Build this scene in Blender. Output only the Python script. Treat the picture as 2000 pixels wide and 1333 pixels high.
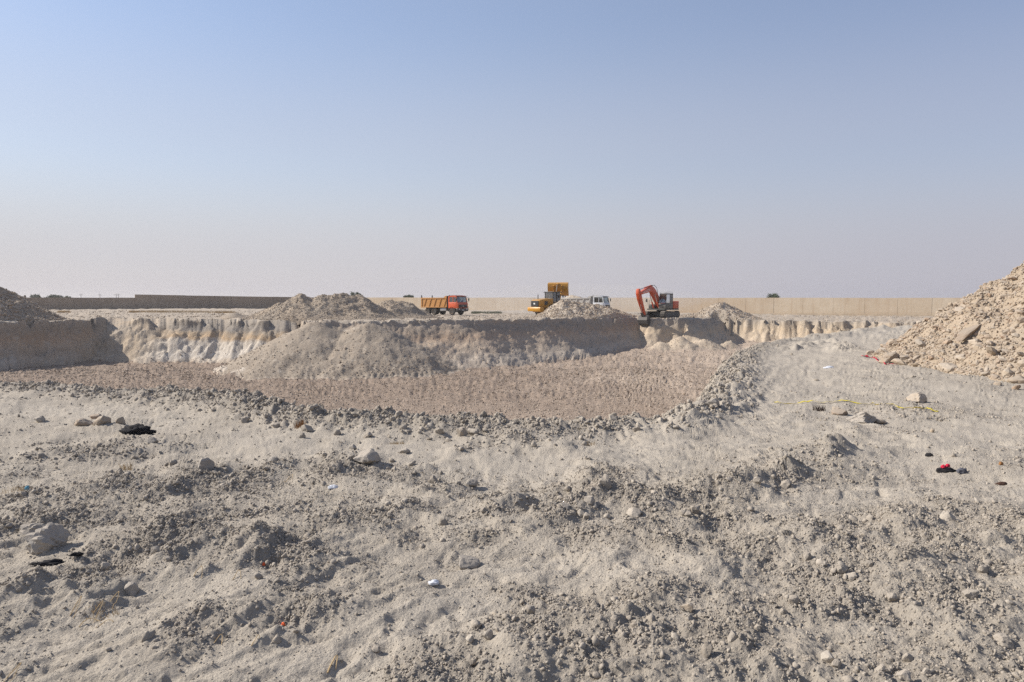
import bpy, bmesh, math, random
import numpy as np
from mathutils import Vector, Matrix, Euler

# ------------------------------------------------------------------ camera
for o in list(bpy.data.objects): bpy.data.objects.remove(o, do_unlink=True)
SC = bpy.context.scene
COL = SC.collection
F, CX, CY, HZ, CAMH = 1333.0, 1000.0, 666.5, 590.0, 2.0
PITCH = math.atan((CY-HZ)/F)
cam_d = bpy.data.cameras.new("camera"); cam_d.sensor_width = 36.0; cam_d.lens = 36.0*F/2000.0
cam_d.clip_start = 0.05; cam_d.clip_end = 6000.0
cam = bpy.data.objects.new("camera", cam_d); COL.objects.link(cam)
cam.location = (0, 0, CAMH); cam.rotation_euler = (math.pi/2-PITCH, 0, 0)
SC.camera = cam
# ------------------------------------------------------------------ sky, sun, exposure
SUN_EL = math.radians(36.0)
SUN_XY = Vector((-0.985, 0.17)).normalized()
sdir = Vector((SUN_XY.x*math.cos(SUN_EL), SUN_XY.y*math.cos(SUN_EL), math.sin(SUN_EL)))
W = bpy.data.worlds.new("World"); SC.world = W; W.use_nodes = True
wn, wl = W.node_tree.nodes, W.node_tree.links
wn.clear()
sky = wn.new("ShaderNodeTexSky"); sky.sky_type = 'NISHITA'; sky.sun_disc = False
sky.sun_elevation = SUN_EL; sky.sun_rotation = math.atan2(SUN_XY.x, SUN_XY.y) % (2*math.pi)
sky.altitude = 300.0; sky.air_density = 1.3; sky.dust_density = 0.6; sky.ozone_density = 3.0
# dusty lower air: the sky pales towards the horizon (by elevation of the direction only)
tc = wn.new("ShaderNodeTexCoord"); sx = wn.new("ShaderNodeSeparateXYZ"); wl.new(tc.outputs['Generated'], sx.inputs[0])
mr = wn.new("ShaderNodeValToRGB")
wl.new(sx.outputs['Z'], mr.inputs[0])
cr = mr.color_ramp; cr.interpolation = 'EASE'
cr.elements[0].position = 0.0; cr.elements[0].color = (0.95,)*3+(1,)
cr.elements[1].position = 0.62; cr.elements[1].color = (0.22,)*3+(1,)
e = cr.elements.new(0.05); e.color = (0.91,)*3+(1,)
e = cr.elements.new(0.20); e.color = (0.54,)*3+(1,)
e = cr.elements.new(0.39); e.color = (0.24,)*3+(1,)
mx = wn.new("ShaderNodeMix"); mx.data_type = 'RGBA'
wl.new(mr.outputs[0], mx.inputs['Factor']); wl.new(sky.outputs[0], mx.inputs['A'])
mx.inputs['B'].default_value = (4.02, 4.03, 4.16, 1)
dt = wn.new("ShaderNodeVectorMath"); dt.operation = 'DOT_PRODUCT'; wl.new(tc.outputs['Generated'], dt.inputs[0]); dt.inputs[1].default_value = sdir
hm_ = wn.new("ShaderNodeMath"); hm_.operation = 'MULTIPLY_ADD'; wl.new(dt.outputs['Value'], hm_.inputs[0]); hm_.inputs[1].default_value = .5; hm_.inputs[2].default_value = .5
az = wn.new("ShaderNodeValToRGB"); wl.new(hm_.outputs[0], az.inputs[0]); az.color_ramp.interpolation = 'EASE'
az.color_ramp.elements[0].position = .30; az.color_ramp.elements[0].color = (.80, .785, .88, 1)
az.color_ramp.elements[1].position = .72; az.color_ramp.elements[1].color = (.99, .955, 1.0, 1)
mt_ = wn.new("ShaderNodeMix"); mt_.data_type = 'RGBA'; mt_.blend_type = 'MULTIPLY'; mt_.inputs['Factor'].default_value = 1.0
wl.new(mx.outputs['Result'], mt_.inputs['A']); wl.new(az.outputs[0], mt_.inputs['B'])
bg = wn.new("ShaderNodeBackground"); bg.inputs['Strength'].default_value = 0.112
wl.new(mt_.outputs['Result'], bg.inputs['Color'])
wo = wn.new("ShaderNodeOutputWorld"); wl.new(bg.outputs[0], wo.inputs[0])
sun_d = bpy.data.lights.new("sun", 'SUN'); sun_d.energy = 5.0; sun_d.angle = math.radians(0.5)
sun_d.color = (1.0, 0.94, 0.86)
sun = bpy.data.objects.new("sun", sun_d); COL.objects.link(sun)
sun.location = (-30, 10, 40); sun.rotation_euler = sdir.to_track_quat('Z', 'Y').to_euler()
vs = SC.view_settings
vs.view_transform = 'Standard'; vs.look = 'None'; vs.exposure = 0.42; vs.gamma = 1.0; vs.use_curve_mapping = False
SC.cycles.use_denoising = False
SC.cycles.max_bounces = 5; SC.cycles.diffuse_bounces = 3; SC.cycles.transparent_max_bounces = 8
SC.cycles.volume_step_rate = 2.0

# ------------------------------------------------------------------ helpers: numbers
rng = np.random.default_rng(7)
RND = random.Random(11)
def px_ray(px, py):
    cp, sp = math.cos(PITCH), math.sin(PITCH)
    a, b = px-CX, CY-py
    return np.array([a, F*cp+b*sp, -F*sp+b*cp])
def gp(px, py, z=0.0):
    r = px_ray(px, py); t = (z-CAMH)/r[2]
    return (r[0]*t, r[1]*t)
def at_depth(px, py, d):
    r = px_ray(px, py); t = d/r[1]
    return (r[0]*t, d, CAMH+r[2]*t)
PERM = np.random.default_rng(3).permutation(1024).astype(np.int32)
GA = np.random.default_rng(4).uniform(0, 2*np.pi, 1024)
GX, GY = np.cos(GA).astype(np.float32), np.sin(GA).astype(np.float32)
def perlin(x, y, seed=0):
    x = np.asarray(x, np.float64)+seed*17.31; y = np.asarray(y, np.float64)-seed*9.17
    xf, yf = np.floor(x), np.floor(y)
    u, v = (x-xf).astype(np.float32), (y-yf).astype(np.float32)
    xi, yi = xf.astype(np.int32), yf.astype(np.int32)
    a0 = PERM[xi & 1023]; a1 = PERM[(xi+1) & 1023]
    def g(a, yy, du, dv):
        h = PERM[(a+yy) & 1023]; return GX[h]*du+GY[h]*dv
    n00 = g(a0, yi, u, v); n10 = g(a1, yi, u-1, v); n01 = g(a0, yi+1, u, v-1); n11 = g(a1, yi+1, u-1, v-1)
    su = u*u*u*(u*(u*6-15)+10); sv = v*v*v*(v*(v*6-15)+10)
    return ((n00+(n10-n00)*su)*(1-sv)+(n01+(n11-n01)*su)*sv)*1.5
def fbm(x, y, octv=4, seed=0, gain=0.5):
    s = 0; a = 1.0; k = 1.0
    for i in range(octv):
        s = s+a*perlin(x*k, y*k, seed+i); a *= gain; k *= 2.07
    return s
def sstep(a, b, x):
    t = np.clip((x-a)/(b-a), 0, 1); return t*t*(3-2*t)
def seg_dist(x, y, p, q):
    dx, dy = q[0]-p[0], q[1]-p[1]; L2 = dx*dx+dy*dy
    t = np.clip(((x-p[0])*dx+(y-p[1])*dy)/L2, 0, 1)
    return np.hypot(x-p[0]-t*dx, y-p[1]-t*dy), t*math.sqrt(L2)
def poly_dist(x, y, pts):
    best = np.full(np.shape(x), 1e9)
    for p, q in zip(pts[:-1], pts[1:]):
        best = np.minimum(best, seg_dist(x, y, p, q)[0])
    return best

# ------------------------------------------------------------------ the lie of the land (metres, camera at the origin)
PD = 3.6
# rim of the pit: x, y, width of the slope under the edge that starts here, profile
RIM = [(-60,30,2,0),(-30,21.5,2,0),(-11,15.6,2,0),(-7.5,14.1,2,0),(-5,12.6,2,0),(-3,11.0,2,0),(0,10.4,2,0),(2.4,10.8,2,0),
       (3.55,12.3,2,0),(7.9,23.8,1.5,0),(11.3,31,1.5,0),(25,48,1.5,0),(40,60,1.5,0),(56,70,1.5,0),(57,74,1.0,1),(47,77,0.9,1),
       (42,82,0.9,1),(33,89,1.3,1),(28,92.5,3.0,2),(22.5,83.0,3.0,2),(21.4,82.0,2.4,1),(17.0,82.8,1.8,1),(15.0,84.0,2.6,2),(9,79,4.0,2),
       (3,70.5,5.5,2),(-4.5,63,6.8,2),(-13,58.5,7.6,2),(-17.3,57.5,1.2,1),(-19.3,62.2,3.0,3),(-33,65.6,3.6,3),(-39.5,66.8,1.5,2),
       (-42.6,57.5,1.5,2),(-60,44,2,2)]
NEAR = [(a[0], a[1]) for a in RIM[1:13]]
CTRL = np.array([(0,4,0),(-3,4,0),(3,4,0),(0,9,0),(-5,9,0),(5,9,0),(-10,12,.0),(10,14,0),(10,22,0),(20,22,0),(20,35,0),(30,45,0),(45,55,-.05),
    (-20,14,.0),(-45,30,.1),(-46,52,.2),(-44,62,.25),(-36,69,.35),(-25,66,.3),(-14,62,.3),(-6,66,.32),(3,74,.22),(9,82,.08),(14,86,.0),(19,85,-.02),(24,88,-.1),
    (31,93,-.42),(42,84,-.42),(50,78,-.42),(60,75,-.3),(66,124,-.5),(80,116,-.5),(-8.7,166,.0),(-45,187,.25),(-81,148,.5),(-95,133,.45),(-8,106,-.05),(10,100,-.05),
    (20,115,-.1),(-40,95,.3),(-60,110,.4),(-30,130,.25),(40,120,-.35),(0,300,0),(-200,250,.3),(200,250,-.3)])
def plateau(x, y):
    num = 0; den = 0
    for cx, cy, cz in CTRL:
        w = 1.0/(((x-cx)**2+(y-cy)**2)+4.0)**2
        num = num+w*cz; den = den+w
    return num/den
def rim_fields(x, y):
    inside = np.zeros(np.shape(x), bool)
    t = np.full(np.shape(x), 1e9); dmin = np.full(np.shape(x), 1e9)
    prof = np.zeros(np.shape(x), np.int8); s = np.zeros(np.shape(x)); wid = np.ones(np.shape(x))
    n = len(RIM)
    for i in range(n):
        p, q = RIM[i], RIM[(i+1) % n]
        d, ss = seg_dist(x, y, p, q)
        dmin = np.minimum(dmin, d)
        m = d/p[2] < t
        t = np.where(m, d/p[2], t); prof = np.where(m, p[3], prof); s = np.where(m, ss+7.3*i, s); wid = np.where(m, p[2], wid)
        if p[1] != q[1]:
            c = ((p[1] > y) != (q[1] > y)) & (x < (q[0]-p[0])*(y-p[1])/(q[1]-p[1])+p[0])
            inside ^= c
    sd = np.where(inside, dmin, -dmin)
    return inside, t, sd, prof, s, wid
PX = [([(330,960),(480,930),(600,905),(720,925),(830,935),(930,965)], .42, .13),
      ([(960,1010),(1090,985),(1190,930)], .28, .16),
      ([(1080,1005),(1200,985),(1330,1000),(1450,965),(1560,920),(1660,880)], .42, .19),
      ([(1230,1060),(1450,1090),(1600,1060),(1720,1030),(1850,1020),(2000,1040)], .45, .13),
      ([(-40,1190),(120,1150),(200,1110),(300,1065),(420,1075),(560,1105)], .34, .16),
      ([(-60,1050),(60,1020),(150,1010)], .3, .12),
      ([(880,1340),(1000,1290),(1100,1230),(1250,1170),(1400,1130),(1500,1110)], .33, .12),
      ([(1350,1240),(1480,1180),(1650,1200),(1800,1260),(2050,1250)], .45, .10),
      ([(420,1225),(510,1240),(600,1215)], .2, .10),
      ([(1650,1110),(1800,1085),(1900,1090),(2050,1130)], .5, .14),
      ([(930,880),(1000,870),(1090,880)], .32, .13),
      ([(1530,820),(1620,825),(1700,850)], .45, .08),
      ([(100,985),(260,950),(400,1000),(520,1010),(640,990)], .45, .07),
      ([(640,1020),(800,1010),(940,1040)], .45, .07),
      ([(1480,770),(1600,780),(1700,800),(1830,812)], .7, .05),
      ([(0,900),(100,890),(240,880)], .6, .06),
      ([(1900,900),(2000,880),(2100,900)], .5, .04),
      ([(1150,1290),(1400,1300),(1700,1310),(2000,1330)], .5, .05),
      ([(350,1090),(440,1070),(540,1085)], .25, .08),
      ([(1552,684),(1580,674),(1625,671),(1652,679),(1640,686)], .55, .22)]
RIDGES = [([gp(*p) for p in pts], w, h) for pts, w, h in PX]
PATHS = [([gp(*p) for p in pts], w) for pts, w in [
    ([(480,868),(760,885),(900,925),(1100,905),(1300,860),(1420,800),(1500,720),(1600,675),(1750,645)], .9),
    ([(1000,1110),(1200,1110),(1350,1135)], .35), ([(60,1250),(300,1190),(480,1150)], .3), ([(450,1310),(700,1280),(900,1180)], .35),
    ([(1480,850),(1510,760),(1560,705),(1650,665),(1800,640)], 1.9), ([(1550,990),(1750,960),(1950,960)], .5), ([(1750,900),(1900,860),(2050,830)], .8), ([(1820,760),(1950,790),(2100,810)], 1.2), ([(20,800),(180,805),(330,830)], .5)]]
def clodness(x, y):
    c = np.zeros(np.shape(x))
    m = (y < 34) & (y > -2)
    if np.any(m):
        xs, ys = x[m], y[m]
        n1 = fbm(xs/0.55, ys/0.55, 3, 21)
        cc = np.zeros(np.shape(xs))
        for pts, w, h in RIDGES:
            d = poly_dist(xs, ys, pts)
            cc = np.maximum(cc, np.exp(-(d/(w*1.15))**2)*(0.55+0.45*(h > .09)))
        n2 = fbm(xs/.16, ys/.16, 2, 27)
        cc = np.clip(cc*(0.80+0.75*n1)+np.clip(n1-.14, 0, 1)*.85+.32*n2*(cc+.18), 0, 1)
        dn = poly_dist(xs, ys, NEAR)
        cc = np.maximum(cc, np.exp(-(dn/0.75)**4)*np.clip(.85+.5*n1, 0.2, 1))
        pp = np.zeros(np.shape(xs))
        for pts, w in PATHS:
            pp = np.maximum(pp, np.exp(-(poly_dist(xs, ys, pts)/w)**2))
        br = sstep(0.3, 3.2, xs)*sstep(6.6, 4.6, ys)          # the loose gravel spread at the right
        cc = np.clip(np.maximum(cc, br*np.clip(.50+.9*n1, .05, 1))*(1-.88*pp), 0, 1)
        c[m] = cc
    return c
def pathness(x, y):
    p = np.zeros(np.shape(x)); m = (y < 60) & (y > -2)
    xs, ys = x[m], y[m]; q = np.zeros(np.shape(xs))
    for pts, w in PATHS: q = np.maximum(q, np.exp(-(poly_dist(xs, ys, pts)/(w*1.15))**2))
    p[m] = np.clip(q*(1+.5*fbm(xs/.7, ys/.7, 3, 28)), 0, 1); return p
def ridge_h(x, y):
    z = np.zeros(np.shape(x)); m = (y < 34) & (y > -2)
    if np.any(m):
        xs, ys = x[m], y[m]; zz = np.zeros(np.shape(xs))
        wx = xs+.18*fbm(xs/.7, ys/.7, 2, 31); wy = ys+.18*fbm(xs/.7, ys/.7, 2, 37)
        for pts, w, h in RIDGES:
            d = poly_dist(wx, wy, pts)
            zz = np.maximum(zz, .72*h*np.exp(-(d/(w*1.15))**2))
        zz = zz*np.clip(.75+.95*fbm(xs/.55, ys/.55, 3, 33), 0, 1.7)
        z[m] = zz
    return z
TRACKS = [((-6,44.5),(19,47.5)),((-6,46.6),(19,49.6)),((-2,40.5),(14,39.0)),((-2,42.4),(14,41)),((-22,55),(15,67)),((-20,53.2),(17,65)),((2,52),(24,72)),((-35,46),(-8,41)),((-35,48),(-8,43))]
_tr = random.Random(5)
for _k in range(26):
    _x, _y, _a, _l = _tr.uniform(-40, 14), _tr.uniform(38, 62), math.radians(_tr.gauss(18, 14)), _tr.uniform(10, 24)
    for _o in (0, 2.0): TRACKS.append(((_x-_o*math.sin(_a), _y+_o*math.cos(_a)), (_x-_o*math.sin(_a)+_l*math.cos(_a), _y+_o*math.cos(_a)+_l*math.sin(_a))))
LUMPS = [(19.5,78.6,-2.0,1.5,.55),(22.3,79.2,-2.2,1.6,.5),(25.5,80.5,-2.55,1.6,.5),(17.2,78.2,-2.5,1.2,.5)]   # spoil at the foot of the digger's bank
def Hc(x, y, fine=False):
    """height, pit depth share, loose-earth share"""
    x = np.asarray(x, float); y = np.asarray(y, float)
    inside, t, sd, prof, s, wid = rim_fields(x, y)
    z0 = plateau(x, y)
    far = sstep(30, 50, y)
    nz = (.5*fbm(x/4.0, y/4.0, 3, 1)+.18*fbm(x/.9, y/.9, 2, 2))*(.25+.75*far)*np.where((prof == 2) & (x > -20) & (x < 12), .45, 1.0)
    if fine:                                            # tooth marks of the digger down the cut faces
        zz = np.clip(t, 0, 1.2)
        sl = np.where(x < -28, 1.6, 0.25)
        row = np.floor(zz*4.4+.5*perlin(s/2.3, s*0+.2, 4))
        sw = s+sl*zz*1.5+.55*perlin(s/1.3, zz*3, 5)+.37*row+.5*np.sin(row*2.4)*(zz*4.4-row)
        tooth = np.abs(((sw/.34) % 1.0)-.5)*2; crag = fbm(s/.45, zz*wid/.4, 4, 7)
        bite = perlin(sw/1.5, zz*.8, 6)
        cut = (prof == 3)*(.09*crag+.11*tooth*(.25+.75*sstep(-.3, .2, perlin(sw/1.1, zz*1.5, 8)))+.22*bite+.10*(zz*4.4-row))+(prof == 1)*(.10*crag+.09*tooth+.25*bite)+(prof == 2)*(.09*crag+.13*perlin((s+zz*wid*1.1)/.55, zz*.7, 17)+.16*bite)
        nz = nz+far*cut
    tt = np.where(inside, t, -np.abs(sd))+nz/wid*np.where(inside | (sd > -1.5), 1, 0)
    tt = np.where(sd < -1.5, -1, tt)
    tc = np.clip(tt, 0, 1)
    d0 = tc*tc*(3-2*tc)
    d1 = np.interp(tc, [0,.06,.5,.8,1], [0,.16,.66,.93,1])
    d2 = np.interp(tc, [0,.03,.16,.6,1], [0,.09,.24,.68,1])
    d3 = np.interp(tc, [0,.06,.3,.7,1], [0,.14,.38,.80,1])
    dep = np.where(prof == 0, d0, np.where(prof == 1, d1, np.where(prof == 2, d2, d3)))
    floor = -PD+.10*fbm(x/6, y/6, 2, 9)+.5*sstep(72, 90, y)
    z = z0+(floor-z0)*dep
    # spoil tipped over the bank
    ang = .32*fbm(x/3, y/3, 3, 12)
    lm = np.zeros(np.shape(x))
    for cx, cy, cz, R, sl in [(-16.4,57.6,.22,10,.52),(-12.0,57.5,.05,10,.50),(-18.8,58.5,-.8,9,.55)]:
        r = np.hypot(x-cx, y-cy)
        h = cz-sl*np.maximum(r-.8, 0)*(1+.25*ang)+.25*ang
        k = (h > z) & (r < R)
        z = np.where(k, h, z); lm = np.where(k, 2.0, lm)
    for cx, cy, cz, R, sl in LUMPS:
        h = cz-sl*np.hypot(x-cx, y-cy)+.3*ang
        lm = np.where((h > z), 1.0, lm); z = np.maximum(z, h)
    # windrow along the near rim
    dn = np.full(np.shape(x), 1e9); m = (y < 62) & (x > -32) & (x < 58)
    if np.any(m): dn[m] = poly_dist(x[m], y[m], NEAR)
    bn = fbm(x/1.3, y/1.3, 2, 14)
    wr = (.27-.14*np.exp(-((x-.8)/2.4)**2))*np.exp(-((dn-.15)/.62)**2)*(1-.45*sstep(16, 30, y))*(1-.5*sstep(-5, -9, x))
    z = z+wr*(.80+.25*bn+.55*np.abs(fbm(x/.30, y/.30, 3, 16)))*(1-.35*dep)
    if not fine:
        z = z+ridge_h(x, y)*(1-dep)
        return z, dep
    cl = clodness(x, y)*(1-dep)
    z = z+ridge_h(x, y)*(1-dep)
    near = sstep(60, 12, y)
    inpit = sstep(.7, 1, dep)
    # general unevenness
    z = z+.06*fbm(x/1.6, y/1.6, 3, 41)*(1+1.2*far)+.024*fbm(x/.35, y/.35, 3, 45)*(.62+.9*cl+.3*inpit+1.5*far*(dep > .02))
    m = y < 24
    if np.any(m):
        xs, ys, cs = x[m], y[m], cl[m]
        q = .034*np.abs(fbm(xs/.11, ys/.11, 3, 51))*(.22+cs)+.009*perlin(xs/.035, ys/.035, 55)*(.40+cs)*sstep(14, 6, ys)+.018*np.clip(fbm(xs/.16, ys/.13, 3, 53)-.25, 0, 1)*(1-.5*cs)
        # scrapes and dragged lines in the trodden ground
        a = .9; b = 1.34; L = math.hypot(a, b); ca, sa = a/L, b/L
        al = xs*ca+ys*sa; ac = -xs*sa+ys*ca
        q = q+.034*np.clip(perlin(al/1.1, ac/.10, 61)-.10, 0, 1)*sstep(7.5, 5, ys)*sstep(1.5, -.5, xs)*(1-.6*cs)
        al2 = xs*.97+ys*.22; ac2 = -xs*.22+ys*.97
        fd_ = sstep(10.5, 6.5, ys)
        q = q-.055*fd_*np.clip(perlin(al2/.45, ac2/.09, 63)-.20, 0, 1)*(1-.7*cs)-.036*fd_*np.clip(perlin(al/.35, ac/.10, 64)-.26, 0, 1)*(1-.7*cs)+.05*np.clip(fbm(xs/.8, ys/.35, 3, 69)-.12, 0, 1)*(1-.5*cs)
        # foot prints: shallow curved dents
        q = q-.05*np.clip(perlin(xs/.20, ys/.26, 65)-.30, 0, 1)*(1-cs)
        dr = poly_dist(xs, ys, PATHS[0][0])                     # wheel ruts along the track
        q = q-.035*(np.exp(-((dr-.55)/.13)**2)+.6*np.exp(-((dr-.20)/.10)**2))*(.6+.8*perlin(xs/.9, ys/.9, 67))*sstep(8, 11, ys)
        z[m] = z[m]+q
    m = inpit > .2
    if np.any(m):
        xs, ys = x[m], y[m]; q = np.zeros(np.shape(xs))
        for p, e in TRACKS:
            d, ss = seg_dist(xs, ys, p, e)
            w = sstep(.55, .35, d)
            q = np.where(w > .05, w*(-.03+.045*np.sin(ss*2*math.pi/.44+2.2*np.abs(d)/.3)), q)
        q = q+.035*np.abs(fbm(xs/.45, ys/.45, 3, 71))
        z[m] = z[m]+q*inpit[m]
    z = z+.25*far*(1-dep)*np.clip(fbm(x/2.2, y/2.2, 3, 81), 0, 1)*np.exp(-((sd+1.0)/1.6)**2)     # ragged crumbs along the far rim
    return z, dep, cl, lm
def Hz(x, y):
    return Hc(np.atleast_1d(np.asarray(x, float)), np.atleast_1d(np.asarray(y, float)), True)[0]
def hz(x, y): return float(Hz(x, y)[0])

# ------------------------------------------------------------------ helpers: materials
class NT:
    def __init__(s, name):
        s.m = bpy.data.materials.new(name); s.m.use_nodes = True
        s.n, s.l = s.m.node_tree.nodes, s.m.node_tree.links
        s.b = s.n['Principled BSDF']; s.out = s.n['Material Output']
        g = s.n.new('ShaderNodeNewGeometry'); s.pos = g.outputs['Position']; s.nrm = g.outputs['Normal']
    def link(s, a, b): s.l.new(a, b)
    def noise(s, scale, detail=4, rough=.55, vec=None, dist=0):
        n = s.n.new('ShaderNodeTexNoise'); n.inputs['Scale'].default_value = scale; n.inputs['Detail'].default_value = detail
        n.inputs['Roughness'].default_value = rough; n.inputs['Distortion'].default_value = dist
        s.l.new(vec or s.pos, n.inputs['Vector']); return n.outputs['Fac']
    def voro(s, scale, vec=None, out='Distance', feat='F1'):
        n = s.n.new('ShaderNodeTexVoronoi'); n.feature = feat; n.inputs['Scale'].default_value = scale
        s.l.new(vec or s.pos, n.inputs['Vector']); return n.outputs[out]
    def ramp(s, fac, stops, interp='LINEAR'):
        r = s.n.new('ShaderNodeValToRGB'); r.color_ramp.interpolation = interp
        el = r.color_ramp.elements
        while len(el) < len(stops): el.new(.5)
        for k, (p, c) in enumerate(stops):
            el[k].position = p; el[k].color = (c if len(c) == 4 else tuple(c)+(1,)) if hasattr(c, '__len__') else (c, c, c, 1)
        s.l.new(fac, r.inputs[0]); return r.outputs[0]
    def mix(s, fac, a, b, mode='MIX'):
        n = s.n.new('ShaderNodeMix'); n.data_type = 'RGBA'; n.blend_type = mode
        for sock, v in ((n.inputs['Factor'], fac), (n.inputs['A'], a), (n.inputs['B'], b)):
            if hasattr(v, 'is_linked'): s.l.new(v, sock)
            elif hasattr(v, '__len__'): sock.default_value = tuple(v)+(1,) if len(v) == 3 else v
            else: sock.default_value = v
        return n.outputs['Result']
    def math(s, op, a, b=0.0, clamp=False):
        n = s.n.new('ShaderNodeMath'); n.operation = op; n.use_clamp = clamp
        for i, v in enumerate((a, b)):
            if hasattr(v, 'is_linked'): s.l.new(v, n.inputs[i])
            else: n.inputs[i].default_value = v
        return n.outputs[0]
    def attr(s, name, inst=False):
        n = s.n.new('ShaderNodeAttribute'); n.attribute_name = name
        return n.outputs['Fac']
    def sep(s, v):
        n = s.n.new('ShaderNodeSeparateXYZ'); s.l.new(v, n.inputs[0]); return n.outputs
    def rand(s): return s.n.new('ShaderNodeObjectInfo').outputs['Random']
    def bump(s, h, strength=.5, dist=.02):
        n = s.n.new('ShaderNodeBump'); n.inputs['Strength'].default_value = strength; n.inputs['Distance'].default_value = dist
        s.l.new(h, n.inputs['Height']); s.l.new(n.outputs[0], s.b.inputs['Normal'])
    def col(s, c, rough=.9, metal=0.0, spec=.2):
        if hasattr(c, 'is_linked'): s.l.new(c, s.b.inputs['Base Color'])
        else: s.b.inputs['Base Color'].default_value = tuple(c)+(1,)
        s.b.inputs['Roughness'].default_value = rough; s.b.inputs['Metallic'].default_value = metal
        s.b.inputs['Specular IOR Level'].default_value = spec
        return s.m

DUST = (.35, .303, .245)
def m_ground():
    t = NT('dusty_ground')
    cl = t.attr('clod')
    big = t.noise(.35, 3); mid = t.noise(3.1, 6, .65); fin = t.noise(34, 5, .7)
    dust = t.mix(t.ramp(mid, [(.3, 0), (.7, 1)]), (.372,.324,.260), (.442,.390,.318))
    dust = t.mix(t.ramp(big, [(.40, 0), (.66, .5)]), dust, (.325,.283,.23))
    grey = t.mix(t.ramp(mid, [(.3, 0), (.7, 1)]), (.270,.237,.194), (.345,.305,.253))
    dust = t.mix(t.math('MULTIPLY', t.attr('path'), .7), dust, t.mix(mid, (.405,.356,.290), (.468,.416,.344)))
    cf = t.math('ADD', cl, t.math('MULTIPLY', t.math('SUBTRACT', fin, .5), .9), True)
    c = t.mix(t.ramp(cf, [(.18, 0), (.7, 1)]), dust, grey)
    v = t.voro(55); sp = t.voro(55, out='Color')
    c = t.mix(t.ramp(fin, [(.35, .32), (.6, 0)]), c, (.185,.162,.133))
    c = t.mix(t.ramp(t.noise(11, 3), [(.62, 0), (.78, .35)]), c, (.45,.40,.335))
    t.bump(t.math('ADD', t.math('MULTIPLY', t.noise(60, 6, .7), .8), t.math('MULTIPLY', v, -.25)), .8, .03)
    # farther land: warmer sand
    y = t.sep(t.pos)['Y']
    fy = t.ramp(t.math('DIVIDE', y, 120.0), [(.42, 0), (.56, 1)])
    far = t.mix(t.noise(.9, 6, .7), (.29,.235,.175), (.48,.405,.32))
    far = t.mix(t.ramp(t.noise(.16, 4), [(.42, .0), (.6, .45)]), far, (.29,.255,.21))
    c = t.mix(fy, c, far)
    return t.col(c, .95, 0, .1)
def m_floor():
    t = NT('pit_floor_earth')
    a = t.noise(.11, 4, .6); b = t.noise(2.2, 6, .7); f = t.noise(9, 4, .7)
    x = t.sep(t.pos)['X']
    c = t.mix(t.ramp(b, [(.3, 0), (.7, 1)]), (.222,.167,.126), (.335,.262,.202))
    lt = t.mix(t.ramp(b, [(.3, 0), (.7, 1)]), (.385,.303,.23), (.475,.385,.30))
    k = t.math('ADD', t.math('DIVIDE', x, 70.0), a)
    c = t.mix(t.ramp(k, [(.42, 0), (.86, 1)]), c, lt)
    c = t.mix(t.ramp(f, [(.6, 0), (.75, .6)]), c, (.42,.355,.285))
    c = t.mix(t.ramp(f, [(.28, .5), (.42, 0)]), c, (.155,.115,.088))
    t.bump(t.noise(7, 6, .75), .9, .12)
    return t.col(c, .96, 0, .1)
def m_wall():
    t = NT('cut_earth')
    p = t.sep(t.pos); z = p['Z']; x = p['X']
    zz = t.math('ADD', z, t.math('MULTIPLY', t.math('SUBTRACT', t.noise(.5, 4), .5), 1.3))
    zf = t.math('DIVIDE', t.math('ADD', zz, 3.9), 4.3)
    pale = t.ramp(zf, [(.0, (.284,.232,.181)), (.10, (.473,.396,.310)), (.22, (.550,.494,.421)), (.52, (.533,.469,.387)), (.60, (.430,.310,.194)), (.70, (.378,.292,.202)), (.78, (.267,.237,.202)), (1.0, (.310,.267,.215))])
    warm = t.ramp(zf, [(.0, (.361,.292,.219)), (.3, (.473,.387,.288)), (.55, (.430,.344,.245)), (.8, (.344,.292,.232)), (.88, (.258,.237,.211)), (1.0, (.361,.314,.254))])
    brown = t.ramp(zf, [(.0, (.344,.280,.219)), (.2, (.447,.378,.301)), (.34, (.370,.301,.232)), (.5, (.439,.344,.254)), (.62, (.404,.292,.202)), (.8, (.310,.249,.189)), (1.0, (.387,.318,.249))])
    slant = t.mix(t.ramp(t.noise(.6, 3), [(.4, 0), (.6, 1)]), (.430,.344,.249), (.378,.318,.249))
    fx = t.math('DIVIDE', t.math('ADD', x, 60.0), 120.0)
    c = t.mix(t.ramp(fx, [(.21, 0), (.235, 1)]), slant, pale)               # the scraped ramp, then the white cut
    c = t.mix(t.ramp(fx, [(.330, 0), (.345, 1)]), c, brown)                 # brown bank
    c = t.mix(t.ramp(fx, [(.165, 1), (.172, 0)]), c, brown)
    c = t.mix(t.ramp(fx, [(.615, 0), (.64, 1)]), c, warm)                   # sandy cut by the digger
    c = t.mix(t.attr('talus'), c, t.mix(t.noise(1.3, 5, .7), (.245,.20,.152), (.36,.303,.238)))
    f = t.noise(5, 6, .7)
    st = t.n.new('ShaderNodeMapping'); st.inputs['Rotation'].default_value = (0, math.radians(38), math.radians(30)); st.inputs['Scale'].default_value = (2.2, 2.2, .25); t.link(t.pos, st.inputs['Vector'])
    c = t.mix(t.ramp(t.noise(1.6, 5, .65, st.outputs[0]), [(.38, .5), (.5, 0), (.62, 0), (.72, .4)]), c, t.mix(t.noise(.8, 2), (.172,.138,.103), (.473,.413,.335)))
    c = t.mix(t.ramp(f, [(.3, .55), (.5, 0)]), c, (.206,.163,.125))
    c = t.mix(t.ramp(t.noise(1.7, 5), [(.58, 0), (.72, .5)]), c, (.447,.396,.327))
    t.bump(t.noise(6, 6, .7), .8, .1)
    return t.col(c, .96, 0, .1)
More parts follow.
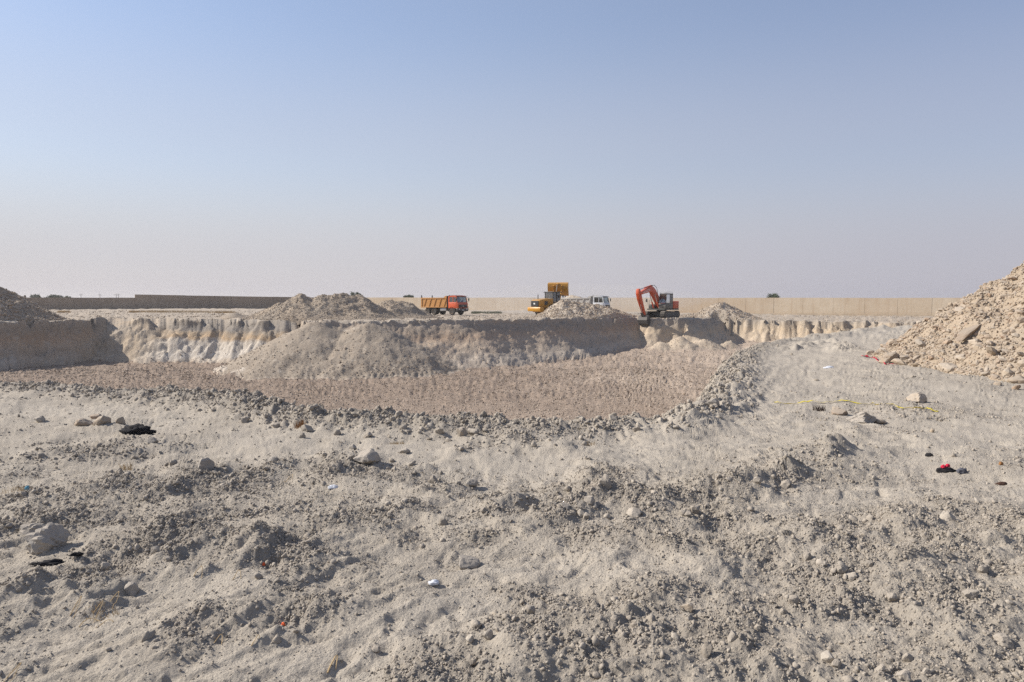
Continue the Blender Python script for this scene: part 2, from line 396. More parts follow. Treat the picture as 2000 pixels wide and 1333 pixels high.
def m_heap(name, lo, hi, grey, scale=1.0, streak=0.0):
    t = NT(name)
    b = t.noise(2.4*scale, 6, .72); g = t.noise(.45*scale, 3)
    c = t.mix(t.ramp(b, [(.3, 0), (.7, 1)]), lo, hi)
    c = t.mix(t.ramp(g, [(.42, 0), (.62, .75)]), c, grey)
    c = t.mix(t.ramp(t.noise(9*scale, 4), [(.3, .5), (.45, 0)]), c, tuple(v*.6 for v in lo))
    t.bump(t.noise(6*scale, 6, .75), .9, .1/scale)
    return t.col(c, .96, 0, .1)
def m_stone(name, cols, scale=14):
    t = NT(name)
    r = t.rand()
    n = len(cols)
    c = t.ramp(r, [((k+.5)/n, cc) for k, cc in enumerate(cols)])
    nn = t.noise(scale, 5, .65)
    c = t.mix(t.ramp(nn, [(.25, .45), (.7, 0)]), c, (.24,.20,.16))
    up = t.sep(t.nrm)['Z']
    c = t.mix(t.ramp(t.math('ADD', up, t.math('MULTIPLY', nn, .5)), [(.75, 0), (1.15, .55)]), c, DUST)   # dust settled on top
    t.bump(t.noise(scale*2.2, 6, .7), .5, .02)
    return t.col(c, .93, 0, .12)
def m_paint(name, color, rough=.45, dust=.35, metal=0.0, wear=None):
    t = NT(name)
    n = t.noise(2.1, 6, .7); s = t.noise(11, 4, .65)
    c = t.mix(t.ramp(n, [(.3, 0), (.75, .6)]), color, tuple(v*.62 for v in color))
    up = t.sep(t.nrm)['Z']
    d = t.math('ADD', t.math('MULTIPLY', up, .45), t.math('MULTIPLY', t.math('SUBTRACT', s, .35), 1.1))
    c = t.mix(t.math('MULTIPLY', t.ramp(d, [(.05, 0), (.8, 1)]), dust), c, DUST)
    if wear: c = t.mix(t.ramp(t.noise(5, 5, .75), [(.62, 0), (.68, .7)]), c, wear)
    m = t.col(c, rough, metal, .4)
    return m
def m_glass():
    t = NT('dusty_cab_glass')
    tr = t.n.new('ShaderNodeBsdfTransparent'); tr.inputs[0].default_value = (.50,.58,.60,1)
    gl = t.n.new('ShaderNodeBsdfGlossy'); gl.inputs[0].default_value = (.8,.85,.9,1); gl.inputs['Roughness'].default_value = .08
    fr = t.n.new('ShaderNodeFresnel'); fr.inputs[0].default_value = 1.5
    di = t.n.new('ShaderNodeBsdfDiffuse'); di.inputs[0].default_value = DUST+(1,)
    m1 = t.n.new('ShaderNodeMixShader'); t.link(t.math('ADD', fr.outputs[0], .12), m1.inputs[0]); t.link(tr.outputs[0], m1.inputs[1]); t.link(gl.outputs[0], m1.inputs[2])
    m2 = t.n.new('ShaderNodeMixShader'); t.link(t.ramp(t.noise(3, 4), [(.35, .04), (.8, .22)]), m2.inputs[0]); t.link(m1.outputs[0], m2.inputs[1]); t.link(di.outputs[0], m2.inputs[2])
    t.link(m2.outputs[0], t.out.inputs[0]); return t.m
M = {}
M['ground'] = m_ground(); M['floor'] = m_floor(); M['wall'] = m_wall()
M['clod'] = m_stone('earth_clods', [(.31,.273,.224), (.355,.315,.262), (.33,.291,.24), (.385,.342,.286), (.28,.246,.202), (.35,.303,.245), (.43,.385,.322)], 18)
M['floorclod'] = m_stone('pit_floor_clods', [(.27,.207,.158), (.35,.277,.214), (.24,.181,.138), (.40,.33,.262), (.31,.24,.184), (.44,.373,.304)], 6)
M['rubble'] = m_stone('limestone_rubble', [(.353,.280,.200), (.396,.323,.241), (.318,.239,.168), (.430,.359,.280), (.374,.303,.222), (.301,.226,.163), (.413,.357,.288), (.344,.245,.169)], 7)
M['rock'] = m_stone('grey_limestone', [(.344,.314,.275), (.396,.361,.314), (.318,.292,.258)], 22)
M['moundclod'] = m_stone('mound_clods', [(.310,.249,.185), (.378,.310,.237), (.344,.275,.206), (.430,.361,.284)], 6)
M['glass'] = m_glass()
M['black'] = m_paint('black_painted_steel', (.019,.019,.021), .5, .30)
M['rubber'] = m_paint('dusty_tyre_rubber', (.025,.024,.023), .9, .5)
M['steel'] = m_paint('worn_steel', (.088,.081,.075), .55, .22, .3)
M['chrome'] = m_paint('bright_piston_steel', (.484,.484,.493), .2, .15, .8)
M['orange'] = m_paint('orange_digger_paint', (.546,.075,.016), .4, .20)
M['truckorange'] = m_paint('red_orange_cab_paint', (.581,.088,.022), .4, .18)
M['tub'] = m_paint('ochre_tipper_paint', (.458,.207,.040), .55, .28, 0, (.229,.097,.044))
M['loader'] = m_paint('yellow_loader_paint', (.493,.233,.011), .42, .18)
M['white'] = m_paint('white_cab_paint', (.634,.642,.651), .45, .2)
M['whitetub'] = m_paint('pale_tipper_paint', (.528,.502,.458), .6, .5)
M['darkgrey'] = m_paint('dark_grey_panel', (.053,.057,.053), .5, .2)
M['greygreen'] = m_paint('grey_cab_paint', (.119,.114,.101), .55, .25)
M['lamp'] = m_paint('lamp_glass', (.660,.660,.634), .15, .1)
M['amber'] = m_paint('amber_lamp', (.660,.264,.026), .25, .1)
M['seat'] = m_paint('dark_red_seat_cloth', (.088,.018,.022), .9, .1)
M['silver'] = m_paint('dusty_aluminium', (.370,.378,.387), .4, .35, .5)

# ------------------------------------------------------------------ helpers: objects
def tag(o, label=None, cat=None, group=None, kind=None):
    if label: o['label'] = label
    if cat: o['category'] = cat
    if group: o['group'] = group
    if kind: o['kind'] = kind
    return o
def empty(name, loc, rz=0.0):
    o = bpy.data.objects.new(name, None); o.empty_display_size = .3; COL.objects.link(o)
    o.location = loc; o.rotation_euler = (0, 0, rz); return o
def link_mesh(name, me, mat=None, parent=None):
    o = bpy.data.objects.new(name, me); COL.objects.link(o)
    if mat and not me.materials: me.materials.append(mat)
    if parent: o.parent = parent
    return o
def np_mesh(name, verts, faces):
    me = bpy.data.meshes.new(name)
    verts = np.asarray(verts, np.float32); faces = np.asarray(faces, np.int32)
    me.vertices.add(len(verts)); me.vertices.foreach_set('co', verts.ravel())
    n, k = faces.shape
    me.loops.add(n*k); me.loops.foreach_set('vertex_index', faces.ravel())
    me.polygons.add(n); me.polygons.foreach_set('loop_start', np.arange(0, n*k, k, dtype=np.int32))
    me.polygons.foreach_set('use_smooth', np.ones(n, bool))
    me.update(calc_edges=True); return me
def fattr(me, name, arr):
    a = me.attributes.new(name, 'FLOAT', 'POINT'); a.data.foreach_set('value', np.asarray(arr, np.float32))
def grid_faces(nr, nc):
    i = np.arange(nr*nc).reshape(nr, nc)
    return np.stack([i[:-1, :-1], i[:-1, 1:], i[1:, 1:], i[1:, :-1]], -1).reshape(-1, 4)
def compact(V, Fc):
    u, inv = np.unique(Fc, return_inverse=True)
    return u, inv.reshape(Fc.shape)

# ------------------------------------------------------------------ ground, pit walls and pit floor: one sheet, cut by what it is made of
OY = -1.0
NCOL, NROW = 1060, 760
uc = np.concatenate([np.linspace(-3.2, -.9, 40)[:-1], np.linspace(-.9, .9, NCOL-78), np.linspace(.9, 3.2, 40)[1:]])
coarse_u = np.linspace(-3.2, 3.2, 321)
samp = np.concatenate([np.linspace(.3, 3.2, 40)[:-1], np.geomspace(3.2, 12, 260)[:-1], np.linspace(12, 100, 1400)[:-1], np.geomspace(100, 900, 90)])
UU, YY = np.meshgrid(coarse_u, samp, indexing='ij')
ZZ, _ = Hc((UU*(YY-OY)).ravel(), YY.ravel()); ZZ = ZZ.reshape(UU.shape)
sl_ = (ZZ-CAMH)/YY
w_ = np.abs(np.diff(sl_, axis=1))+.18*np.abs(np.diff(ZZ, axis=1))/YY[:, 1:]+.012*np.diff(np.log(YY), axis=1)
w_[:, samp[1:] < 3.2] *= .12
cum = np.concatenate([np.zeros((len(coarse_u), 1)), np.cumsum(w_, 1)], 1); cum /= cum[:, -1:]
rows = np.linspace(0, 1, NROW)
dk = np.stack([np.interp(rows, cum[i], samp) for i in range(len(coarse_u))])
k3 = np.array([1, 2, 3, 2, 1])/9.0
dk = np.stack([np.convolve(np.pad(dk[:, j], 2, 'edge'), k3, 'valid') for j in range(NROW)], 1)
D = np.stack([np.interp(uc, coarse_u, dk[:, j]) for j in range(NROW)], 0)         # rows x cols
X = uc[None, :]*(D-OY)
gz, gdep, gcl, glm = Hc(X.ravel(), D.ravel(), True)
GV = np.stack([X.ravel(), D.ravel(), gz], 1)
GF = grid_faces(NROW, len(uc))
fd = gdep[GF].mean(1); fl = gz[GF].mean(1); fy = D.ravel()[GF].mean(1)
talus = (glm[GF].mean(1) > .5)
cls = np.where(fd < .03, 0, np.where((fd > .97) & ~talus & (fl < -PD+1.0), 2, 1))
cls = np.where((cls == 1) & (fy < 40), np.where(fd < .5, 0, 2), cls)
for k, nm, mt in ((0, 'ground', 'ground'), (1, 'pit_wall', 'wall'), (2, 'pit_floor', 'floor')):
    u, ff = compact(GV, GF[cls == k])
    me = np_mesh(nm, GV[u], ff); fattr(me, 'clod', gcl[u]); fattr(me, 'talus', glm[u] > 1.5); fattr(me, 'path', pathness(GV[u, 0], GV[u, 1]))
    tag(link_mesh(nm, me, M[mt]), kind='structure')


# ------------------------------------------------------------------ stones and clods
def ico(sub):
    bm = bmesh.new(); bmesh.ops.create_icosphere(bm, subdivisions=sub, radius=1.0)
    v = np.array([p.co[:] for p in bm.verts]); f = np.array([[q.index for q in p.verts] for p in bm.faces]); bm.free()
    return v, f
ICO = {k: ico(k) for k in (1, 2, 3, 4)}
def noise3(v, s, seed):
    return (perlin(v[:, 0]*s+3.1*seed, v[:, 1]*s+v[:, 2]*s*.7, seed)+perlin(v[:, 1]*s-1.7*seed, v[:, 2]*s+v[:, 0]*s*.6, seed+5))*.5
def rock_mesh(name, seed, sub=2, angular=.8, rough=.12, planes=11, stretch=(1, 1, 1), sharp=False):
    r_ = np.random.default_rng(seed)
    v, f = ICO[sub]; n = v/np.linalg.norm(v, axis=1)[:, None]
    P = r_.normal(size=(planes, 3)); P /= np.linalg.norm(P, axis=1)[:, None]
    dd = r_.uniform(.62, 1.0, planes)
    dt = n@P.T
    rr = np.min(np.where(dt > .05, dd/np.maximum(dt, .05), 9), 1); rr = np.minimum(rr, 1.35)
    rad = angular*rr+(1-angular)*1.0
    rad = rad*(1+rough*1.6*noise3(n, 1.7, seed)+rough*.8*noise3(n, 4.3, seed+3)+(rough*.5*noise3(n, 9, seed+9) if sub > 2 else 0))
    co = n*rad[:, None]*np.array(stretch)
    me = np_mesh(name, co, f)
    if sharp: me.polygons.foreach_set('use_smooth', np.zeros(len(f), bool)); me.update()
    return me
def proto_collection(name, n, seed, **kw):
    c = bpy.data.collections.new(name)
    for k in range(n):
        me = rock_mesh(name, seed+k, stretch=tuple(np.random.default_rng(seed+k).uniform(.75, 1.2, 3)), **kw)
        c.objects.link(bpy.data.objects.new(name, me))
    return c
PC_CLOD = proto_collection('clod_shape', 9, 100, sub=2, angular=.75, rough=.34, planes=9)
PC_STONE = proto_collection('stone_shape', 9, 200, sub=2, angular=.95, rough=.10, planes=10, sharp=True)
def gn_scatter(coll, mat):
    g = bpy.data.node_groups.new('scatter_'+coll.name, 'GeometryNodeTree')
    g.interface.new_socket('Geometry', in_out='INPUT', socket_type='NodeSocketGeometry')
    g.interface.new_socket('Geometry', in_out='OUTPUT', socket_type='NodeSocketGeometry')
    N, L = g.nodes, g.links
    gi, go = N.new('NodeGroupInput'), N.new('NodeGroupOutput')
    ci = N.new('GeometryNodeCollectionInfo'); ci.inputs['Collection'].default_value = coll
    ci.inputs['Separate Children'].default_value = True; ci.inputs['Reset Children'].default_value = True
    sm = N.new('GeometryNodeSetMaterial'); sm.inputs['Material'].default_value = mat
    L.new(ci.outputs[0], sm.inputs[0])
    ip = N.new('GeometryNodeInstanceOnPoints'); ip.inputs['Pick Instance'].default_value = True
    ri = N.new('FunctionNodeRandomValue'); ri.data_type = 'INT'
    for s in ri.inputs:
        if s.name == 'Max' and s.type == 'INT': s.default_value = 8
        if s.name == 'Min' and s.type == 'INT': s.default_value = 0
    ro = [s for s in ri.outputs if s.type == 'INT'][0]
    def na(nm):
        a = N.new('GeometryNodeInputNamedAttribute'); a.data_type = 'FLOAT_VECTOR'; a.inputs['Name'].default_value = nm
        return [s for s in a.outputs if s.enabled and s.name == 'Attribute'][0]
    L.new(gi.outputs[0], ip.inputs['Points']); L.new(sm.outputs[0], ip.inputs['Instance']); L.new(ro, ip.inputs['Instance Index'])
    er = N.new('FunctionNodeEulerToRotation'); L.new(na('rot'), er.inputs[0]); L.new(er.outputs[0], ip.inputs['Rotation'])
    L.new(na('scl'), ip.inputs['Scale']); L.new(ip.outputs[0], go.inputs[0])
    return g
def scatter(name, P, size, coll, mat, flat=.8, parent=None, tilt=3.1416, label=None, cat=None):
    n = len(P)
    me = bpy.data.meshes.new(name); me.vertices.add(n); me.vertices.foreach_set('co', np.asarray(P, np.float32).ravel())
    rot = np.stack([rng.uniform(-tilt, tilt, n), rng.uniform(-tilt, tilt, n), rng.uniform(0, 6.283, n)], 1)
    scl = np.stack([size*rng.uniform(.8, 1.25, n), size*rng.uniform(.8, 1.25, n), size*rng.uniform(.85, 1.15, n)*flat], 1)
    for nm, a in (('rot', rot), ('scl', scl)):
        at = me.attributes.new(nm, 'FLOAT_VECTOR', 'POINT'); at.data.foreach_set('vector', a.astype(np.float32).ravel())
    o = link_mesh(name, me, None, parent)
    md = o.modifiers.new('scatter', 'NODES'); md.node_group = gn_scatter(coll, mat)
    return tag(o, label, cat, kind='stuff')
def plaw(n, a, b, k=2.2):
    u = rng.uniform(0, 1, n); return (a**(1-k)+u*(b**(1-k)-a**(1-k)))**(1/(1-k))
def fan(n, y0, y1, half=.86, pad=.6, power=2.0):
    y = (y0**power+rng.uniform(0, 1, n)*(y1**power-y0**power))**(1/power)
    x = rng.uniform(-1, 1, n)*(half*y+pad)
    return x, y
# loose earth on the near ground: sizes (half widths) fall off with distance only where they would be finer than the eye
PP, SS = [], []
for n, y0, y1, a, b, k, base in ((340000, 2.6, 8.0, .0028, .0085, 2.0, .06), (120000, 2.6, 13, .007, .018, 3.2, .014), (60000, 6, 20, .011, .028, 3.0, .016), (9000, 2.8, 18, .014, .045, 3.0, .010), (20000, 12, 50, .02, .06, 2.8, .016)):
    x, y = fan(n, y0, y1)
    z, dep, cl, lm = Hc(x, y, True)
    keep = (rng.uniform(0, 1, n) < base+.85*cl**1.5) & (dep < .25)
    x, y, z, cl = x[keep], y[keep], z[keep], cl[keep]
    s = plaw(len(x), a, b, k)
    PP.append(np.stack([x, y, z+s*.10], 1)); SS.append(s)
_p = np.array(NEAR); _sl = np.hypot(*np.diff(_p[:10], axis=0).T); _c = np.concatenate([[0], np.cumsum(_sl)])
_t = rng.uniform(0, 1, 26000)**1.25*_c[-1]*.999
_t = np.where(rng.uniform(0, 1, 26000) < .6, _c[1]+_t*(_c[8]-_c[1])/_c[-1], _t)
_y0 = np.interp(_t, _c, _p[:10, 1]); _sd = np.where(_y0 > 12.5, .30, .40)
x = np.interp(_t, _c, _p[:10, 0])+rng.normal(0, 1, 26000)*_sd; y = _y0+rng.normal(0, 1, 26000)*_sd
z, dep, cl, lm = Hc(x, y, True); s_ = plaw(26000, .009, .055, 3.0); kp = (dep < .4) & (fbm(x/.6, y/.6, 3, 23)+rng.normal(0, .12, 26000) > .02)
PP.append(np.stack([x, y, z+s_*.15], 1)[kp]); SS.append(s_[kp])
scatter('loose_earth_clods', np.concatenate(PP), np.concatenate(SS), PC_CLOD, M['clod'], .85, label='loose grey earth clods and gravel strewn over the near ground', cat='gravel')
PP, SS = [], []
for n, y0, y1, a, b, k, pr in ((150000, 20, 58, .014, .06, 2.9, .6), (80000, 50, 92, .022, .085, 2.9, .4)):
    x, y = fan(n, y0, y1, power=1.6)
    z, dep, cl, lm = Hc(x, y, True)
    keep = (dep > .6) & (rng.uniform(0, 1, n) < np.where(dep > .95, pr, .35*pr)) & ((z < -1.6) | (rng.uniform(0, 1, n) < .3))
    s = plaw(int(keep.sum()), a, b, k)
    PP.append(np.stack([x[keep], y[keep], z[keep]+s*.1], 1)); SS.append(s)
scatter('pit_floor_clods', np.concatenate(PP), np.concatenate(SS), PC_CLOD, M['floorclod'], .8, label='brown clods of broken earth covering the pit floor', cat='gravel')
# crumbs on the far plateau and the tipped slope
x, y = fan(60000, 50, 125, power=1.0)
z, dep, cl, lm = Hc(x, y, True)
sl_t = (x > -24) & (x < -7) & (y < 60) & (z > -3.3)
keep = ((dep < .05) & (fbm(x/3, y/3, 2, 91) > .12)) | (sl_t & (rng.uniform(0, 1, len(x)) < .45))
x, y, z = x[keep], y[keep], z[keep]; s = plaw(len(x), .025, .085, 2.9)
scatter('plateau_clods', np.stack([x, y, z+s*.15], 1), s, PC_CLOD, M['moundclod'], .8, label='sandy clods along the far rim and tipped bank', cat='gravel')

# ------------------------------------------------------------------ heaps
HEAPS = {}
def heap(name, label, cat, lobes, box, res, mat, amp=.25, group=None, rscale=1.0):
    x0, x1, y0, y1 = box
    nx, ny = int((x1-x0)/res), int((y1-y0)/res)
    gx, gy = np.meshgrid(np.linspace(x0, x1, nx), np.linspace(y0, y1, ny))
    def hh(x, y, fine=True):
        wx = x+.5*amp*fbm(x/2.1, y/2.1, 2, 95)*2; wy = y+.5*amp*fbm(x/2.1, y/2.1, 2, 97)*2
        sdr = rim_fields(x, y)[2]
        h = np.full(np.shape(x), -9.0)
        for cx, cy, ch, sl, fl in lobes:
            r = np.maximum(np.hypot(wx-cx, wy-cy)-fl, 0)
            l = ch-sl*(np.sqrt(r*r+.15)-.387)
            l = np.where(l < .45, 1.0*np.exp((np.minimum(l, .45)-.45)/1.0)-.55, l)      # skirt that runs out
            kk = 6.0
            h = np.log(np.exp(kk*np.maximum(h, -8))+np.exp(kk*l))/kk if True else h
        k = np.clip(h, 0, 1)
        h = h+amp*fbm(x/1.1*rscale, y/1.1*rscale, 3, 98)*k*.8+amp*.3*np.abs(fbm(x/.35*rscale, y/.35*rscale, 3, 99))*k
        return h-1.6*sstep(-1.1, -.25, sdr)
    h = hh(gx.ravel(), gy.ravel())
    zb = Hc(gx.ravel(), gy.ravel())[0]
    z = zb+h
    Fc = grid_faces(ny, nx)
    dp = Hc(gx.ravel(), gy.ravel())[1]
    keep = (h[Fc] > -.03).any(1) & (dp[Fc] < .5).all(1)
    V = np.stack([gx.ravel(), gy.ravel(), np.where(h < -.02, zb-.25+np.maximum(h, -1.2)*.5, z)], 1)
    u, ff = compact(V, Fc[keep])
    root = empty(name, (0, 0, 0))
    me = np_mesh('heap_body', V[u], ff)
    link_mesh('heap_body', me, mat, root)
    tag(root, label, cat, group)
    HEAPS[name] = (lambda X_, Y_: Hc(X_, Y_)[0]+hh(X_, Y_), lambda X_, Y_: hh(X_, Y_), box)
    return root
def heap_scatter(root, key, n, a, b, k, coll, mat, name='loose_rubble', hmin=.0, flat=.8):
    f, h, (x0, x1, y0, y1) = HEAPS[key]
    x = rng.uniform(x0, x1, n); y = rng.uniform(y0, y1, n)
    m = h(x, y) > hmin; x, y = x[m], y[m]
    s = plaw(len(x), a, b, k)
    return scatter(name, np.stack([x, y, f(x, y)+s*.15], 1), s, coll, mat, flat, parent=root)
M['heapR'] = m_heap('rubble_heap_earth', (.318,.249,.176), (.413,.335,.249), (.370,.305,.232), 1.6)
M['heapG'] = m_heap('grey_spoil', (.310,.245,.181), (.413,.340,.258), (.318,.271,.215))
M['heapS'] = m_heap('sandy_spoil', (.361,.297,.224), (.499,.430,.344), (.430,.370,.301))
# tall rubble heap on the right
RB = (9, 42, 4, 37)
hr = heap('rubble_heap', 'tall heap of pale limestone rubble beside the smooth dirt track', 'rubble heap',
     [(25.5,20.0,8.3,.69,.6)], RB, .13, M['heapR'], .34)
fR, hR, _ = HEAPS['rubble_heap']
def vis_r(x, y): return (x < .80*y+3) & ((x-25.5)+(y-20.0) < 6)
xx = rng.uniform(10, 28, 120000); yy = rng.uniform(9, 34, 120000)
m = (hR(xx, yy) > .0) & vis_r(xx, yy); xx, yy = xx[m], yy[m]
ss = plaw(len(xx), .016, .075, 2.7)
scatter('loose_rubble', np.stack([xx, yy, fR(xx, yy)+ss*.1], 1), ss, PC_STONE, M['rubble'], .7, parent=hr)
STONES = [rock_mesh('stone', 300+k, sub=2, angular=.95, rough=.10, planes=9, stretch=tuple(np.random.default_rng(k).uniform([.9,.7,.45],[1.3,1.0,.8])), sharp=True) for k in range(12)]
for me in STONES: me.materials.append(M['rubble'])
def put_stone(x, y, z, s, parent=None, name='stone', me=None, sink=.25, r=None):
    o = bpy.data.objects.new(name, me or STONES[RND.randrange(12)]); COL.objects.link(o)
    o.location = (x, y, z+s*(.5-sink)); o.scale = (s*RND.uniform(.85, 1.2), s*RND.uniform(.85, 1.2), s*RND.uniform(.75, 1.1))
    o.rotation_euler = r or (RND.uniform(-.5, .5), RND.uniform(-.5, .5), RND.uniform(0, 6.28))
    if parent: o.parent = parent
    return o
n = 0
while n < 270:
    x, y = RND.uniform(10, 25), RND.uniform(10, 32)
    if not vis_r(np.array(x), np.array(y)) or x > .78*y+.5: continue
    h = float(hR(np.array([x]), np.array([y]))[0])
    if h < .02: continue
    s = RND.choice([.07, .08, .09, .11, .14]) * (1.3 if h < .7 else 1)
    put_stone(x, y, float(fR(np.array([x]), np.array([y]))[0]), s, hr, sink=.2); n += 1
# the long dark-bellied slab lying on the slope
x, y, _z = None, None, None
r = px_ray(1888, 655); tt = np.linspace(10, 40, 3000)/r[1]
px_, py_, pz_ = r[0]*tt, r[1]*tt, CAMH+r[2]*tt
hitR = np.argmax(pz_ < fR(px_, py_))
sx_, sy_, sz_ = px_[hitR], py_[hitR], pz_[hitR]
slab = bpy.data.objects.new('stone', rock_mesh('stone', 391, sub=3, angular=1.0, rough=.06, planes=14, stretch=(.50, .14, .08), sharp=True)); COL.objects.link(slab)
slab.data.materials.append(M['rubble']); slab.location = (sx_-.05, sy_-.16, sz_+.10); slab.rotation_euler = Matrix(((.86, -.30, -.41), (.10, .89, -.45), (.50, .35, .79))).transposed().to_quaternion().to_matrix().transposed().to_euler(); slab.parent = hr
slab['label'] = 'long flat slab lying across the rubble slope'

# dark heap at the left, in its own shade
hl = heap('spoil_heap', 'dark stony spoil heap in shade beside the low boundary wall', 'spoil heap', [(-52.4,61.5,5.9,.64,.3)], (-63, -41, 51, 74), .2, M['heapG'], .35)
heap_scatter(hl, 'spoil_heap', 22000, .04, .16, 2.5, PC_STONE, M['rubble'])
# broad heap in the middle
hm = heap('earth_mound', 'broad lumpy earth mound behind the pit bank near the orange tipper truck', 'earth mound',
     [(-20.9,67.6,2.35,.64,.0),(-18.9,68.6,2.3,.60,.5),(-22.6,68.2,1.5,.5,.4),(-17.2,68.6,2.5,.66,.25),(-15.6,69.0,2.3,.66,.2),(-13.3,75.4,1.85,.62,.3),(-11.7,76.2,1.55,.62,.25),(-19.6,65.6,.9,.5,.5),(-14.6,67,.9,.5,.6)], (-27, -2, 60, 86), .13, M['heapG'], .28)
heap_scatter(hm, 'earth_mound', 60000, .02, .065, 2.9, PC_CLOD, M['moundclod'], 'loose_clods')
# pale heap by the loader
hp = heap('sand_heap', 'pale sandy heap in front of the yellow wheel loader', 'sand heap',
     [(6.8,85.0,2.15,.60,.05),(8.8,85.4,1.75,.5,.3),(10.8,85.8,1.45,.42,.3),(12.8,86.4,.85,.35,.3)], (0, 22, 77, 95), .11, M['heapS'], .30)
heap_scatter(hp, 'sand_heap', 26000, .03, .11, 2.7, PC_STONE, M['rubble'], 'loose_clods')
hq = heap('sand_heap', 'small pale earth heap standing alone right of the orange excavator', 'sand heap',
     [(29.0,95.5,2.25,.62,.25),(30.6,96,1.6,.5,.4),(26.2,96,.6,.3,.8)], (21, 38, 88, 104), .12, M['heapS'], .25)
HEAPS['lone'] = HEAPS['sand_heap']
heap_scatter(hq, 'lone', 16000, .03, .11, 2.7, PC_STONE, M['rubble'], 'loose_clods')

# ------------------------------------------------------------------ boundary walls
def m_render_wall(name, a, b, stain):
    t = NT(name)
    p = t.sep(t.pos)
    st = t.n.new('ShaderNodeVectorMath'); st.operation = 'MULTIPLY'; st.inputs[1].default_value = (1.2, 1.2, .12); t.link(t.pos, st.inputs[0])
    v = t.noise(1.1, 5, .65, st.outputs[0]); big = t.noise(.09, 3); mid = t.noise(.7, 6, .7)
    c = t.mix(t.ramp(mid, [(.3, 0), (.7, 1)]), a, b)
    c = t.mix(t.ramp(t.rand(), [(.3, 0), (1.0, .28)]), c, stain)
    c = t.mix(t.ramp(v, [(.50, 0), (.72, .7)]), c, stain)
    c = t.mix(t.ramp(big, [(.48, 0), (.62, .5)]), c, stain)
    c = t.mix(t.math('MULTIPLY', t.ramp(t.math('DIVIDE', t.math('ADD', p['Z'], .6), 3.6), [(.05, 1), (.25, 0)]), t.ramp(mid, [(.35, 0), (.6, .6)])), c, tuple(k*.7 for k in stain))
    t.bump(t.noise(5, 5, .7), .4, .05)
    return t.col(c, .93, 0, .1)
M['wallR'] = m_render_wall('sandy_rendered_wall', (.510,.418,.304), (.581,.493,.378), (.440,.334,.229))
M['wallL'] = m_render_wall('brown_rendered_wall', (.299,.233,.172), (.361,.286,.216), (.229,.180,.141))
def wall(name, label, p, q, n, height, mat, zb, thick=.3):
    root = empty(name, (p[0], p[1], 0)); tag(root, label, 'wall')
    dx, dy = q[0]-p[0], q[1]-p[1]; L = math.hypot(dx, dy); ux, uy = dx/L, dy/L; nx, ny = -uy, ux
    for k in range(n):
        j = .014
        a, b = L*k/n+j, L*(k+1)/n-j
        h = height+RND.uniform(-.03, .03); off = RND.uniform(-.015, .015)
        za = hzc(p[0]+ux*a, p[1]+uy*a); zz = hzc(p[0]+ux*b, p[1]+uy*b)
        V = []
        for s, zg in ((a, za), (b, zz)):
            for o_ in (-thick/2+off, thick/2+off):
                for z in (zg-.5, (zb(s/L))+h): V.append((ux*s+nx*o_, uy*s+ny*o_, z))
        Fc = [(0,1,3,2),(4,6,7,5),(0,4,5,1),(2,3,7,6),(1,5,7,3),(0,2,6,4)]
        me = bpy.data.meshes.new('panel'); me.from_pydata(V, [], Fc); me.update()
        link_mesh('panel', me, mat, root)
        pv = [(ux*(b+j)+nx*o_, uy*(b+j)+ny*o_) for o_ in (-thick/2+.05, thick/2-.05)]
    # recessed core seen in the joints
    V = []
    for s in (0, L):
        for o_ in (-thick/2+.06, thick/2-.06):
            for z in (-1.2, zb(s/L)+height-.06): V.append((ux*s+nx*o_, uy*s+ny*o_, z))
    me = bpy.data.meshes.new('wall_core'); me.from_pydata(V, [], [(0,1,3,2),(4,6,7,5),(0,4,5,1),(2,3,7,6),(1,5,7,3),(0,2,6,4)]); me.update()
    link_mesh('wall_core', me, mat, root)
    # low footing ledge at the base
    V = []
    for s in (0, L):
        zg = hzc(p[0]+ux*s, p[1]+uy*s)
        for o_ in (-thick/2-.14, thick/2+.14):
            for z in (zg-.6, zg+.16): V.append((ux*s+nx*o_, uy*s+ny*o_, z))
    me = bpy.data.meshes.new('footing'); me.from_pydata(V, [], [(0,1,3,2),(4,6,7,5),(0,4,5,1),(2,3,7,6),(1,5,7,3),(0,2,6,4)]); me.update()
    link_mesh('footing', me, mat, root)
    return root
def hzc(x, y): return float(Hc(np.array([float(x)]), np.array([float(y)]))[0][0])
WK = (-45.0, 187.0)
wall('boundary_wall', 'long sunlit sandy rendered wall behind the excavator and trucks', WK, (92.0, 109.7), 30, 3.05, M['wallR'], lambda s: .12-.55*s)
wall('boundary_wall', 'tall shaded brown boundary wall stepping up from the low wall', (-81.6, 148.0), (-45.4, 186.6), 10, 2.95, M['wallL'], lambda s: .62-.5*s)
wall('boundary_wall', 'low shaded brown boundary wall beside the dark spoil heap', (-118, 109.2), (-81.3, 148.3), 9, 2.35, M['wallL'], lambda s: .45+.07*s, .22)

